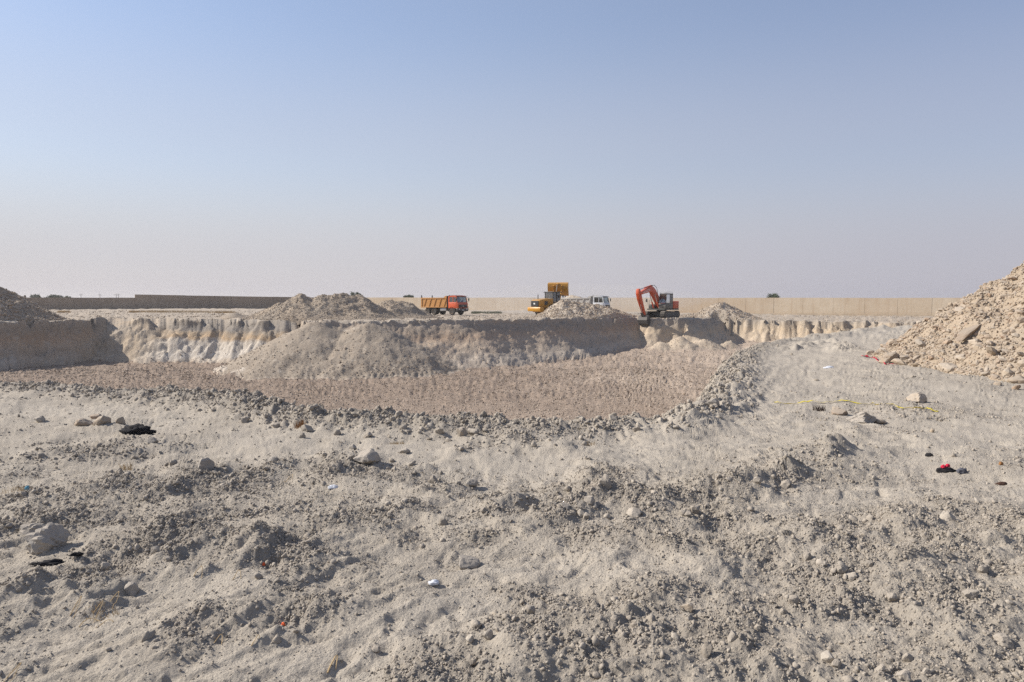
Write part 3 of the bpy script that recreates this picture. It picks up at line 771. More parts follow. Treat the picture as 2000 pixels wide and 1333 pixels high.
# ------------------------------------------------------------------ mesh builder for the machines (x forward, y left, z up)
class B:
    def __init__(s): s.bm = bmesh.new()
    def box(s, x, y, z, bev=0.0):
        v = [s.bm.verts.new((a, b, c)) for a in x for b in y for c in z]
        fs = [s.bm.faces.new([v[i] for i in f]) for f in ((0,1,3,2),(4,6,7,5),(0,4,5,1),(2,3,7,6),(1,5,7,3),(0,2,6,4))]
        if bev: s._bev(fs, bev)
        return s
    def _bev(s, fs, w):
        ed = list({e for f in fs for e in f.edges})
        bmesh.ops.bevel(s.bm, geom=ed, offset=w, segments=2, profile=.5, affect='EDGES', clamp_overlap=True)
    def prism(s, pts, y, bev=0.0, axis='y', y2=None):
        """polygon in x,z pulled along y (axis 'y'), or y,z along x (axis 'x'), or x,y along z (axis 'z')"""
        def P(a, b, t):
            return (a, t, b) if axis == 'y' else ((t, a, b) if axis == 'x' else (a, b, t))
        A = [s.bm.verts.new(P(a, b, y[0])) for a, b in pts]; C = [s.bm.verts.new(P(a, b, y[1])) for a, b in (y2 or pts)]
        fs = [s.bm.faces.new(A), s.bm.faces.new(C[::-1])]
        n = len(pts)
        for i in range(n): fs.append(s.bm.faces.new((A[i], C[i], C[(i+1) % n], A[(i+1) % n])))
        if bev: s._bev(fs, bev)
        return s
    def cyl(s, p, q, r, seg=14, r2=None):
        p, q = Vector(p), Vector(q); d = (q-p); n = d.normalized()
        a = n.orthogonal().normalized(); b = n.cross(a); r2 = r if r2 is None else r2
        A = [s.bm.verts.new(p+(a*math.cos(t)+b*math.sin(t))*r) for t in [2*math.pi*i/seg for i in range(seg)]]
        C = [s.bm.verts.new(q+(a*math.cos(t)+b*math.sin(t))*r2) for t in [2*math.pi*i/seg for i in range(seg)]]
        s.bm.faces.new(A[::-1]); s.bm.faces.new(C)
        for i in range(seg): s.bm.faces.new((A[i], A[(i+1) % seg], C[(i+1) % seg], C[i]))
        return s
    def tube(s, pts, r, seg=8):
        for p, q in zip(pts[:-1], pts[1:]): s.cyl(p, q, r, seg)
        return s
    def lathe(s, c, prof, seg=28):
        """rings (offset along y, radius) round the y axis at centre c"""
        R = []
        for off, r in prof:
            R.append([s.bm.verts.new((c[0]+r*math.cos(t), c[1]+off, c[2]+r*math.sin(t))) for t in [2*math.pi*i/seg for i in range(seg)]])
        for A, C in zip(R[:-1], R[1:]):
            for i in range(seg): s.bm.faces.new((A[i], A[(i+1) % seg], C[(i+1) % seg], C[i]))
        s.bm.faces.new(R[0][::-1]); s.bm.faces.new(R[-1]); return s
    def quad(s, *pts):
        s.bm.faces.new([s.bm.verts.new(p) for p in pts]); return s
    def obj(s, name, mat, parent=None, smooth=30):
        bmesh.ops.recalc_face_normals(s.bm, faces=s.bm.faces[:])
        me = bpy.data.meshes.new(name); s.bm.to_mesh(me); s.bm.free()
        if smooth:
            me.polygons.foreach_set('use_smooth', [True]*len(me.polygons)); me.set_sharp_from_angle(angle=math.radians(smooth))
        return link_mesh(name, me, M[mat] if isinstance(mat, str) else mat, parent)
def wheel(c, r, w, side, root, rimmat, lugs=0, name='wheel'):
    """side +1: outer face looks to +y"""
    s = side
    t = B().lathe(c, [(-w/2*s, r*.55), (-w/2*s, r*.86), (-w*.40*s, r*.97), (-w*.2*s, r), (w*.2*s, r), (w*.40*s, r*.97), (w/2*s, r*.86), (w/2*s, r*.57), (w*.40*s, r*.55)], 32)
    if lugs:
        for k in range(lugs):
            a = 2*math.pi*k/lugs
            for ys, da in ((-1, 0), (1, math.pi/lugs)):
                ca, sa = math.cos(a+da), math.sin(a+da); ca2, sa2 = math.cos(a+da+.16), math.sin(a+da+.16)
                p = [(c[0]+ca*r*.97, c[1], c[2]+sa*r*.97), (c[0]+ca2*r*.95, c[1]+ys*w*.5, c[2]+sa2*r*.95)]
                t.cyl(p[0], p[1], r*.055, 5)
    tw = t.obj(name, 'rubber', root)
    b = B().lathe(c, [(w*.10*s, .02), (w*.36*s, r*.12), (w*.36*s, r*.22), (w*.20*s, r*.26), (w*.14*s, r*.46), (w*.40*s, r*.52), (w*.43*s, r*.58), (w*.36*s, r*.585)], 24)
    for k in range(8):
        a = 2*math.pi*k/8
        b.cyl((c[0]+math.cos(a)*r*.34, c[1]+w*.16*s, c[2]+math.sin(a)*r*.34), (c[0]+math.cos(a)*r*.34, c[1]+w*.27*s, c[2]+math.sin(a)*r*.34), r*.035, 6)
    b.obj('rim', rimmat, tw)
    return tw
def window(pts, name, root, mat='glass'):
    return B().quad(*pts).obj(name, mat, root, 0)

# ------------------------------------------------------------------ tipper trucks
def tipper(name, label, loc, rz, cabmat, tubmat, rimmat, load=False, grille='black'):
    R = empty(name, loc, rz); tag(R, label, 'dump truck', 'tipper trucks on the site')
    c = B()
    for y in (-.42, .34): c.box((-3.55, 3.25), (y, y+.08), (.72, .98))
    for x in (-3.4, -2.0, -.5, 1.2, 2.9): c.box((x-.05, x+.05), (-.34, .34), (.76, .94))
    c.box((1.9, 3.1), (-.4, .4), (.5, .98), .05)                        # engine sump
    for x in (2.35, -1.25, -2.6): c.cyl((x, -.95, .52), (x, .95, .52), .09, 10)
    c.obj('chassis', 'black', R)
    for s in (-1, 1):
        wheel((2.35, 1.02*s, .53), .53, .30, s, R, rimmat)
        for x in (-1.25, -2.6): wheel((x, .93*s, .53), .53, .52, s, R, rimmat)
        B().prism([(2.35+.68*math.cos(a), .55+.68*math.sin(a)) for a in np.linspace(math.pi, .12, 12)]+[(2.35+.60*math.cos(a), .55+.60*math.sin(a)) for a in np.linspace(.12, math.pi, 12)], (.78*s, 1.22*s)).obj('mudguard', 'black', R)
    B().box((.05, 1.25), (-1.18, -.62), (.62, 1.06), .05).obj('fuel_tank', 'silver', R)
    B().box((.05, .95), (.62, 1.18), (.58, 1.04), .03).obj('battery_box', 'darkgrey', R)
    B().box((-3.75, -3.55), (-1.15, 1.15), (.62, .78), .02).obj('rear_bumper', 'black', R)
    # cab shell: floor, lower sides, pillars, roof built as separate walls so the windows are openings
    cab = B()
    W2 = 1.22
    cab.prism([(1.72, 1.05), (1.72, 1.98), (3.42, 1.98), (3.60, 1.75), (3.60, 1.05)], (-W2, W2), .03)
    for s in (-1, 1):
        cab.prism([(1.72, 1.95), (1.72, 2.82), (1.95, 2.82), (1.95, 1.95)], (s*W2, s*(W2-.06)))
        cab.prism([(2.62, 1.95), (2.62, 2.82), (2.70, 2.82), (2.70, 1.95)], (s*W2, s*(W2-.06)))
        cab.prism([(3.36, 1.95), (3.16, 2.82), (3.28, 2.82), (3.48, 1.95)], (s*W2, s*(W2-.10)))
        cab.prism([(1.72, 2.76), (1.72, 2.84), (3.26, 2.84), (3.26, 2.76)], (s*W2, s*(W2-.06)))
    cab.box((1.72, 1.78), (-W2+.05, W2-.05), (1.95, 2.84))
    cab.prism([(1.72, 2.82), (1.76, 2.96), (3.02, 2.98), (3.28, 2.86), (3.28, 2.82)], (-W2+.02, W2-.02), .03)
    cab = cab.obj('cab', cabmat, R)
    window([(3.44, -1.10, 1.99), (3.44, 1.10, 1.99), (3.24, 1.08, 2.80), (3.24, -1.08, 2.80)], 'windscreen', R)
    for s in (-1, 1):
        window([(2.72, s*1.19, 1.99), (3.38, s*1.19, 1.99), (3.22, s*1.19, 2.76), (2.72, s*1.19, 2.76)], 'side_window', R)
        window([(1.97, s*1.19, 1.99), (2.60, s*1.19, 1.99), (2.60, s*1.19, 2.76), (1.97, s*1.19, 2.76)], 'side_window', R)
        d = B().prism([(2.50, 1.22), (2.50, 1.94), (3.36, 1.94), (3.46, 1.22)], (s*(W2+.005), s*(W2+.025)), .008).obj('door', cabmat, R)
        B().box((2.58, 2.74), (s*(W2+.03), s*(W2+.055)) if s > 0 else (s*(W2+.055), s*(W2+.03)), (1.76, 1.80)).obj('door_handle', 'black', d)
        mr_ = B().tube([(3.34, s*1.22, 2.72), (3.56, s*1.48, 2.66), (3.56, s*1.48, 2.06), (3.40, s*1.24, 2.02)], .018, 6).obj('mirror_arm', 'black', R)
        B().box((3.50, 3.60), (s*1.38, s*1.58) if s > 0 else (s*1.58, s*1.38), (2.18, 2.56), .02).obj('mirror', 'black', mr_)
        b_ = B().box((3.62, 3.67), (s*.72, s*1.02) if s > 0 else (s*1.02, s*.72), (.82, 1.00), .01).obj('headlight', 'lamp', R)
        B().box((2.75, 3.2), (s*(W2-.14), s*(W2-.02)) if s > 0 else (s*(W2-.02), s*(W2-.14)), (.50, .56)).obj('step', 'black', R)
        B().box((3.53, 3.63), (s*1.06, s*1.20) if s > 0 else (s*1.20, s*1.06), (1.12, 1.22), .01).obj('indicator_lamp', 'amber', R)
    g = B().box((3.605, 3.63), (-.98, .98), (1.14, 1.62), .01)
    for k in range(5): g.box((3.63, 3.65), (-.95, .95), (1.18+k*.09, 1.22+k*.09))
    g = g.obj('grille', grille, R)
    B().cyl((3.65, 0, 1.36), (3.67, 0, 1.36), .10, 18).obj('badge', 'chrome', g)
    bp = B().prism([(3.30, .62), (3.30, 1.02), (3.60, 1.04), (3.64, .98), (3.64, .66), (3.54, .58)], (-1.24, 1.24), .02).obj('front_bumper', 'black', R)
    B().box((3.645, 3.652), (-.26, .26), (.70, .82)).obj('number_plate', 'lamp', bp)
    B().tube([(3.64, -1.0, .72), (3.86, -1.0, .78), (3.86, -1.0, 1.28), (3.86, 1.0, 1.28), (3.86, 1.0, .78), (3.64, 1.0, .72)], .025, 8).obj('bull_bar', 'black', R)
    B().box((2.95, 3.52), (-1.16, 1.16), (2.86, 2.90), .01).obj('sun_visor', 'black', R)
    B().cyl((1.62, -.85, 1.0), (1.62, -.85, 3.05), .07, 10).obj('exhaust_stack', 'steel', R)
    for y in (-.5, .5): B().box((2.0, 2.5), (y-.28, y+.28), (1.98, 2.55), .08).obj('seat', 'seat', R)
    B().cyl((3.05, .52, 2.08), (3.00, .52, 2.12), .22, 16).obj('steering_wheel', 'black', R)
    # tipping body
    T0, T1, ZB, ZT = -3.75, 1.42, 1.16, 2.62
    tb = B().box((T0, T1), (-1.22, 1.22), (ZB, ZB+.10))
    for s in (-1, 1):
        tb.prism([(T0, ZB), (T0, ZT), (T1, ZT), (T1, ZB)], (s*1.25, s*1.19))
    tb.box((T1-.07, T1), (-1.19, 1.19), (ZB, ZT+.28))
    tb = tb.obj('tipper_body', tubmat, R)
    tg = B().box((T0-.07, T0-.005), (-1.24, 1.24), (ZB-.04, ZT), .01)
    tg.obj('tailgate', tubmat, R)
    for s in (-1, 1):
        a, b = (s*1.255, s*1.33) if s > 0 else (s*1.33, s*1.255)
        B().box((T0-.06, T1+.02), (a, b), (ZT-.12, ZT+.03), .01).obj('top_rail', tubmat, tb)
        B().box((T0-.06, T1+.02), (a, b), (ZB-.02, ZB+.10), .01).obj('bottom_rail', tubmat, tb)
        for k in range(5):
            x = -3.30+k*1.02
            B().prism([(x, ZB+.11), (x+.16, ZB+.11), (x+.62, ZT-.13), (x+.46, ZT-.13)], (a, b)).obj('rib', tubmat, tb)
        B().box((T0-.02, T0+.16), (a, b), (ZB+.10, ZT-.12)).obj('rib', tubmat, tb)
        B().prism([(T0-.06, ZT+.03), (T0-.02, ZT+.42), (T0+.08, ZT+.46), (T0+.20, ZT+.03)], (s*1.20, s*1.28)).obj('tailgate_horn', 'black', tb)
        B().prism([(T1-.65, ZT+.03), (T1-.28, ZT+.30), (T1, ZT+.30), (T1, ZT+.03)], (s*1.20, s*1.25)).obj('corner_gusset', tubmat, tb)
    B().prism([(T1-.1, ZT+.24), (T1-.1, ZT+.30), (2.55, ZT+.40), (2.55, ZT+.34)], (-1.2, 1.2)).obj('cab_guard', 'darkgrey' if not load else tubmat, tb)
    B().prism([(T1+.002, ZB), (T1+.002, ZT+.2), (T1+.12, ZT+.2), (T1+.12, ZB)], (-1.15, 1.15)).obj('headboard_brace', 'darkgrey' if not load else tubmat, tb)
    for s in (-.4, .4): B().cyl((-1.4, s, .95), (.9, s, 1.14), .07, 8).obj('lift_ram', 'steel', R)
    B().prism([(x_, .98) for x_ in (-3.5, 1.0)]+[(1.0, 1.155), (-3.5, 1.155)], (-.45, .45)).obj('subframe', 'black', R)
    return R
def facing(vx, vy): return math.atan2(vy, vx)
tx, ty = at_depth(869, 616, 106)[:2]
tipper('tipper_truck', 'orange cab tipper truck with ochre ribbed body parked behind the earth mound', (tx, ty, hz(tx, ty)), math.radians(-35), 'truckorange', 'tub', 'tub')
tx, ty = at_depth(1142, 612, 103)[:2]
wt = tipper('tipper_truck', 'white cab tipper truck being loaded by the yellow wheel loader', (tx, ty, hz(tx, ty)), math.radians(-27), 'white', 'whitetub', 'steel', True)
# its load of earth
gx, gy = np.meshgrid(np.linspace(-3.66, 1.32, 60), np.linspace(-1.17, 1.17, 30))
hh_ = 2.45+.62*np.exp(-((gx+1.9)/1.5)**2-(gy/.75)**2)+.10*fbm(gx/.5, gy/.5, 3, 120)
ld = np_mesh('earth_load', np.stack([gx.ravel(), gy.ravel(), hh_.ravel()], 1), grid_faces(30, 60))
lo = link_mesh('earth_load', ld, M['heapS']); lo.location = wt.location; lo.rotation_euler = wt.rotation_euler
tag(lo, 'pale earth heaped in the body of the white tipper truck', 'earth')

# ------------------------------------------------------------------ wheel loader: rear frame turned from front frame
def loader(loc, rz, turn):
    R = empty('wheel_loader', loc, rz); tag(R, 'yellow wheel loader with bucket raised over the white tipper truck', 'wheel loader')
    r = .80
    for s in (-1, 1): wheel((-1.65, 1.05*s, r), r, .62, s, R, 'loader', 14)
    B().prism([(-3.35, .62), (-3.5, .95), (-3.5, 1.25), (-2.9, 1.30), (-.1, 1.30), (-.1, .75), (-2.7, .60)], (-.72, .72), .03).obj('rear_frame', 'loader', R)
    B().prism([(-3.75, .72), (-3.82, 1.05), (-3.75, 1.30), (-3.1, 1.30), (-3.1, .72)], (-1.28, 1.28), .06).obj('counterweight', 'loader', R)
    hood = B().prism([(-3.55, 1.32), (-3.55, 2.18), (-3.1, 2.32), (-1.4, 2.46), (-.95, 2.46), (-.95, 1.32)], (-.86, .86), .06).obj('engine_hood', 'loader', R)
    g = B().box((-3.63, -3.555), (-.74, .74), (1.36, 2.16), .02)
    for k in range(8): g.box((-3.66, -3.63), (-.68, .68), (1.42+k*.09, 1.47+k*.09))
    g = g.obj('rear_grille', 'black', R)
    B().box((-3.685, -3.665), (-.16, .16), (1.66, 1.86)).obj('badge', 'lamp', g)
    for s in (-1, 1):
        B().box((-2.6, -2.0), (s*.865, s*.885) if s > 0 else (s*.885, s*.865), (1.55, 2.1)).obj('side_grille', 'black', hood)
        B().prism([(-1.65+1.0*math.cos(a), .8+1.0*math.sin(a)) for a in np.linspace(2.7, .35, 12)]+[(-1.65+.93*math.cos(a), .8+.93*math.sin(a)) for a in np.linspace(.35, 2.7, 12)], (.74*s, 1.36*s)).obj('mudguard', 'loader', R)
        B().box((-3.80, -3.74), (s*.82, s*1.10) if s > 0 else (s*1.10, s*.82), (1.06, 1.2), .01).obj('tail_lamp', 'amber', R)
        st = B()
        for k in range(3): st.box((-.75, -.25), (s*1.0, s*1.3) if s > 0 else (s*1.3, s*1.0), (.55+.3*k, .60+.3*k))
        st.tube([(-.8, s*1.28, .5), (-.8, s*1.28, 1.9)], .02, 6); st.obj('ladder', 'black', R)
    B().box((-1.0, .45), (-.9, .9), (1.25, 1.62), .03).obj('cab_floor', 'black', R)
    cb = B()
    for x, y in ((-.95, -.78), (-.95, .78), (.38, -.74), (.38, .74), (-.25, -.82), (-.25, .82)): cb.box((x-.045, x+.045), (y-.045, y+.045), (1.6, 3.30))
    cb.box((-1.0, .43), (-.84, .84), (1.60, 1.98), .02)
    cb.obj('cab_frame', 'black', R)
    B().box((-1.12, .62), (-.95, .95), (3.28, 3.42), .05).obj('cab_roof', 'black', R)
    window([(-.96, -.76, 2.0), (-.96, .76, 2.0), (-.96, .76, 3.27), (-.96, -.76, 3.27)], 'rear_window', R)
    window([(.40, -.72, 2.0), (.40, .72, 2.0), (.40, .72, 3.27), (.40, -.72, 3.27)], 'windscreen', R)
    for s in (-1, 1):
        for a, b in ((-.9, -.3), (-.2, .34)): window([(a, s*.80, 2.0), (b, s*.80, 2.0), (b, s*.79, 3.27), (a, s*.80, 3.27)], 'side_window', R)
        m_ = B().tube([(.4, s*.78, 2.9), (.55, s*1.2, 2.85)], .018, 6).obj('mirror_arm', 'black', R)
        B().box((.50, .57), (s*1.12, s*1.34) if s > 0 else (s*1.34, s*1.12), (2.6, 2.95), .015).obj('mirror', 'black', m_)
    B().box((-.65, -.1), (-.28, .28), (1.98, 2.7), .08).obj('seat', 'seat', R)
    B().cyl((-2.6, .45, 2.3), (-2.6, .45, 3.0), .06, 10).obj('exhaust_stack', 'steel', R)
    # front frame, turned at the hinge
    T = Matrix.Translation((-.05, 0, 0)) @ Matrix.Rotation(turn, 4, 'Z') @ Matrix.Translation((.05, 0, 0))
    parts = []
    for s in (-1, 1): parts.append(wheel((1.70, 1.05*s, r), r, .62, s, R, 'loader', 14))
    parts.append(B().prism([(.1, .6), (.1, 1.25), (.55, 1.9), (1.05, 2.05), (1.25, 1.9), (1.45, 1.2), (2.2, 1.0), (2.2, .65)], (-.42, .42), .03).obj('front_frame', 'loader', R))
    a0, a1 = Vector((.95, 0, 1.85)), Vector((3.05, 0, 3.65))
    for s in (-1, 1):
        parts.append(B().prism([(.80, 1.75), (.90, 2.0), (1.9, 2.95), (2.95, 3.80), (3.15, 3.70), (3.10, 3.50), (2.05, 2.55), (1.10, 1.72)], (s*.50, s*.62)).obj('lift_arm', 'loader', R))
        parts.append(B().cyl((1.30, s*.36, 1.05), (1.75, s*.36, 1.95), .085, 12).obj('lift_ram', 'loader', R))
        parts.append(B().cyl((1.75, s*.36, 1.95), (2.05, s*.36, 2.58), .05, 10).obj('lift_rod', 'chrome', R))
        parts.append(B().box((1.2, 1.5), (s*.95, s*1.2) if s > 0 else (s*1.2, s*.95), (1.85, 2.0), .02).obj('work_light', 'lamp', R))
    parts.append(B().cyl((1.95, -.5, 2.75), (1.95, .5, 2.75), .09, 12).obj('cross_tube', 'loader', R))
    parts.append(B().prism([(1.75, 2.9), (1.85, 3.5), (2.05, 3.55), (2.12, 2.9)], (-.10, .10)).obj('tilt_lever', 'loader', R))
    parts.append(B().cyl((.95, 0, 2.15), (1.9, 0, 3.40), .075, 10).obj('tilt_ram', 'loader', R))
    # bucket, tipped forward to empty: back seen from behind
    P = [(2.98, 3.55), (2.94, 4.25), (3.05, 4.72), (3.30, 4.95), (4.05, 4.62), (4.55, 3.95), (4.46, 3.92), (3.98, 4.52), (3.34, 4.82), (3.15, 4.66), (3.05, 4.25), (3.09, 3.58)]
    P = [(2.95, 4.62), (2.88, 4.30), (2.93, 3.86), (3.10, 3.50), (3.40, 3.22), (3.95, 2.86), (4.02, 2.93), (3.48, 3.32), (3.20, 3.60), (3.04, 3.90), (2.98, 4.30), (3.04, 4.60), (3.55, 4.72), (3.55, 4.80)]
    bk = B().prism(P, (-1.42, 1.42)).obj('bucket', 'loader', R); parts.append(bk)
    for s in (-1, 1):
        e_ = B().prism([(2.95, 4.62), (2.88, 4.30), (2.93, 3.86), (3.10, 3.50), (3.40, 3.22), (3.95, 2.86), (3.60, 3.9), (3.55, 4.78)], (s*1.42, s*1.46)).obj('bucket_side', 'loader', bk)
        B().prism([(2.93, 4.40), (2.60, 4.30), (2.70, 3.62), (3.02, 3.56)], (s*.46, s*.66)).obj('bucket_lug', 'loader', bk)
    B().prism([(2.94, 4.72), (2.55, 4.55), (2.55, 4.40), (2.90, 4.30)], (-.14, .14)).obj('bucket_lug', 'loader', bk)
    B().cyl((1.95, 0, 3.50), (2.62, 0, 4.47), .06, 8).obj('tilt_link', 'steel', bk)
    for o in parts:
        o.data.transform(T)
        for ch in o.children: ch.data.transform(T)
    return R
lx, ly = at_depth(1082, 616, 95)[:2]
loader((lx, ly, hz(lx, ly)), math.radians(40), math.radians(36))

# ------------------------------------------------------------------ excavator
def excavator(loc, rz):
    R = empty('excavator', loc, rz); tag(R, 'orange tracked excavator digging at the edge of the pit', 'excavator')
    for s in (-1, 1):
        L, h = 1.98, .44
        prof = [(L*1.0-h+h*math.cos(a), h+h*math.sin(a)) for a in np.linspace(-math.pi/2, math.pi/2, 10)]+[(-L+h+h*math.cos(a), h+h*math.sin(a)) for a in np.linspace(math.pi/2, 3*math.pi/2, 10)]
        inn = [(x*.94, .06+(z-.06)*.86+.02) for x, z in prof]
        tr = B().prism(inn, (s*.93, s*1.47)).obj('track', 'black', R)
        # shoes round the loop
        n = 40; peri = []
        per = [(prof[i], prof[(i+1) % len(prof)]) for i in range(len(prof))]
        Ls = [math.dist(a, b) for a, b in per]; tot = sum(Ls)
        for k in range(n):
            d = tot*k/n; i = 0
            while d > Ls[i]: d -= Ls[i]; i += 1
            (x0, z0), (x1, z1) = per[i]; f = d/Ls[i]
            x, z = x0+(x1-x0)*f, z0+(z1-z0)*f; ax, az = (x1-x0)/Ls[i], (z1-z0)/Ls[i]; nx, nz = az, -ax
            w = tot/n*.43
            q = [(x-ax*w, z-az*w), (x+ax*w, z+az*w), (x+ax*w-nx*.05, z+az*w-nz*.05), (x-ax*w-nx*.05, z-az*w-nz*.05)]
            B().prism(q, (s*.90, s*1.50)).obj('track_shoe', 'rubber', tr)
        for x in (-1.5, 1.52): B().cyl((x, s*1.40, .44), (x, s*1.515, .44), .30, 18).obj('sprocket', 'steel', tr)
        for k in range(6): B().cyl((-1.1+k*.44, s*1.42, .17), (-1.1+k*.44, s*1.50, .17), .11, 12).obj('roller', 'steel', tr)
        B().box((-1.2, 1.2), (s*1.475, s*1.495) if s > 0 else (s*1.495, s*1.475), (.26, .62)).obj('track_frame', 'darkgrey', tr)
    B().prism([(-.9, .35), (-.7, .80), (.7, .80), (.9, .35)], (-1.0, 1.0)).obj('undercarriage', 'black', R)
    B().cyl((0, 0, .78), (0, 0, 1.02), .62, 28).obj('swing_ring', 'black', R)
    B().prism([(1.35, -1.30), (1.45, -1.2), (1.45, 1.25), (1.35, 1.35), (-1.9, 1.35), (-2.4, 1.1), (-2.55, .4), (-2.55, -.4), (-2.4, -1.1), (-1.9, -1.35)], (1.0, 1.16), 0, 'z').obj('turntable_deck', 'darkgrey', R)
    B().prism([(-1.75, -1.34), (-1.75, 1.34), (-2.35, 1.12), (-2.62, .5), (-2.62, -.5), (-2.35, -1.12)], (1.17, 2.12), .05, 'z').obj('counterweight', 'orange', R)
    B().box((-1.72, -.55), (-1.33, 1.33), (1.17, 2.10), .05).obj('engine_cover', 'orange', R)
    B().box((-1.5, -.9), (-.6, .5), (2.105, 2.26), .03).obj('engine_hatch', 'darkgrey', R)
    B().cyl((-1.2, -.9, 2.1), (-1.2, -.9, 2.42), .06, 10).obj('exhaust_stack', 'black', R)
    B().box((-.5, .95), (-1.33, -.48), (1.17, 1.72), .04).obj('tool_box', 'darkgrey', R)
    B().tube([(.9, -1.25, 1.7), (.9, -1.25, 2.25), (-.3, -1.25, 2.3), (-.4, -1.25, 1.75)], .02, 6).obj('handrail', 'silver', R)
    m_ = B().tube([(1.2, -1.25, 1.7), (1.35, -1.35, 2.35)], .018, 6).obj('mirror_arm', 'black', R)
    B().box((1.30, 1.38), (-1.50, -1.28), (2.0, 2.42), .02).obj('mirror', 'black', m_)
    # cab at the left front
    y0, y1 = .34, 1.34
    cb = B().prism([(-.42, 1.17), (-.42, 1.85), (1.30, 1.85), (1.42, 1.6), (1.42, 1.17)], (y0, y1), .03)
    for y in (y0+.04, y1-.04):
        cb.box((-.42, -.32), (y-.04, y+.04), (1.8, 3.0))
        cb.box((.28, .36), (y-.04, y+.04), (1.8, 3.0))
        cb.prism([(1.26, 1.82), (1.06, 3.0), (1.14, 3.0), (1.34, 1.82)], (y-.04, y+.04))
    cb.box((-.42, -.38), (y0, y1), (1.8, 3.0))
    cb.obj('cab_frame', 'greygreen', R)
    B().box((-.45, 1.16), (y0-.01, y1+.01), (2.96, 3.08), .04).obj('cab_roof', 'greygreen', R)
    window([(1.33, y0+.08, 1.87), (1.33, y1-.08, 1.87), (1.13, y1-.08, 2.96), (1.13, y0+.08, 2.96)], 'windscreen', R)
    window([(.36, y1-.01, 1.9), (1.28, y1-.01, 1.9), (1.10, y1-.01, 2.94), (.36, y1-.01, 2.94)], 'side_window', R)
    window([(-.32, y1-.01, 1.9), (.28, y1-.01, 1.9), (.28, y1-.01, 2.94), (-.32, y1-.01, 2.94)], 'side_window', R)
    window([(-.32, y0+.01, 1.9), (1.28, y0+.01, 1.9), (1.10, y0+.01, 2.94), (-.32, y0+.01, 2.94)], 'side_window', R)
    d = B().box((.40, 1.25), (y1+.003, y1+.02), (1.22, 1.86), .006).obj('door', 'greygreen', R)
    B().box((.45, .60), (y1+.022, y1+.045), (1.72, 1.76)).obj('door_handle', 'black', d)
    B().box((1.423, 1.44), (y0+.2, y1-.2), (1.3, 1.5), .005).obj('front_plate', 'black', R)
    B().box((-.1, .4), (y0+.22, y1-.22), (1.85, 2.6), .08).obj('seat', 'seat', R)
    gr = B()
    for y in (y0+.05, y1-.05): gr.tube([(-.35, y, 3.08), (-.35, y, 3.24), (1.05, y, 3.24), (1.05, y, 3.08)], .018, 6)
    for x in (-.35, .35, 1.05): gr.tube([(x, y0+.05, 3.24), (x, y1-.05, 3.24)], .015, 6)
    gr.obj('roof_guard', 'silver', R)
    # boom, stick, bucket (machine centre line just right of the cab)
    yb = -.05
    F0, AP, TP, ST = (.55, 1.55), (2.55, 3.72), (5.35, 3.02), (4.05, .42)
    bm_ = B().prism([(.40, 1.42), (.38, 1.72), (1.05, 2.75), (1.85, 3.55), (2.35, 3.86), (2.85, 3.90), (5.30, 3.20), (5.45, 3.02), (5.28, 2.86), (3.05, 3.28), (2.60, 3.22), (1.75, 2.42), (.85, 1.45)], (yb-.26, yb+.26), .025).obj('boom', 'orange', R)
    for y, nm in ((yb-.42, 'boom_ram'), (yb+.30, 'boom_ram')):
        rm = B().cyl((1.25, y+.06, 1.25), (1.72, y+.06, 2.02), .085, 12).obj(nm, 'orange', R)
        B().cyl((1.72, y+.06, 2.02), (2.22, y+.06, 2.92), .05, 10).obj('ram_rod', 'chrome', rm)
    rm = B().cyl((2.55, yb, 4.02), (4.15, yb, 3.72), .085, 12).obj('stick_ram', 'orange', R)
    B().cyl((4.15, yb, 3.72), (5.55, yb, 3.44), .05, 10).obj('ram_rod', 'chrome', rm)
    B().box((2.35, 2.75), (yb-.12, yb+.12), (3.86, 4.10), .02).obj('ram_bracket', 'orange', bm_)
    hs = B().tube([(1.2, yb+.2, 2.9), (1.55, yb+.22, 3.75), (2.1, yb+.2, 4.08), (2.9, yb+.15, 4.05)], .028, 6).obj('hydraulic_hose', 'black', bm_)
    B().prism([(5.42, 3.62), (5.70, 3.52), (5.74, 3.0), (5.50, 2.35), (4.30, .46), (4.10, .34), (3.98, .48), (4.75, 2.1), (5.08, 2.95)], (yb-.20, yb+.20), .02).obj('stick', 'orange', R)
    rm = B().cyl((5.55, yb, 3.25), (5.06, yb, 1.75), .075, 12).obj('bucket_ram', 'orange', R)
    B().cyl((5.08, yb+.05, 1.75), (4.62, yb+.05, .62), .045, 10).obj('ram_rod', 'chrome', rm)
    lk = B().prism([(4.70, .66), (4.60, .70), (4.22, .72), (4.20, .62), (4.60, .58)], (yb-.24, yb-.18)).prism([(4.70, .66), (4.60, .70), (4.25, .10), (4.35, .06)], (yb-.16, yb+.16)).obj('bucket_link', 'steel', R)
    Pb = [(4.05, .44), (4.42, .16), (4.50, -.20), (4.36, -.62), (3.98, -.92), (3.45, -.98), (3.00, -.72), (3.02, -.66), (3.46, -.90), (3.94, -.84), (4.28, -.58), (4.42, -.20), (4.34, .10), (4.02, .36)]
    bk = B().prism(Pb, (yb-.56, yb+.56)).obj('bucket', 'steel', R)
    for s in (-1, 1): B().prism([(4.05, .44), (4.42, .16), (4.50, -.20), (4.36, -.62), (3.98, -.92), (3.45, -.98), (3.00, -.72), (3.55, -.10)], (yb+s*.56, yb+s*.60)).obj('bucket_side', 'steel', bk)
    for k in range(5): B().prism([(3.06, -.78), (2.82, -.58), (2.80, -.54), (3.06, -.68)], (yb-.54+k*.25, yb-.44+k*.25)).obj('bucket_tooth', 'steel', bk)
    # lettering on the boom
    cu = bpy.data.curves.new('boom_lettering', 'FONT'); cu.body = 'HITACHI'; cu.size = .42; cu.align_x = 'CENTER'; cu.align_y = 'CENTER'
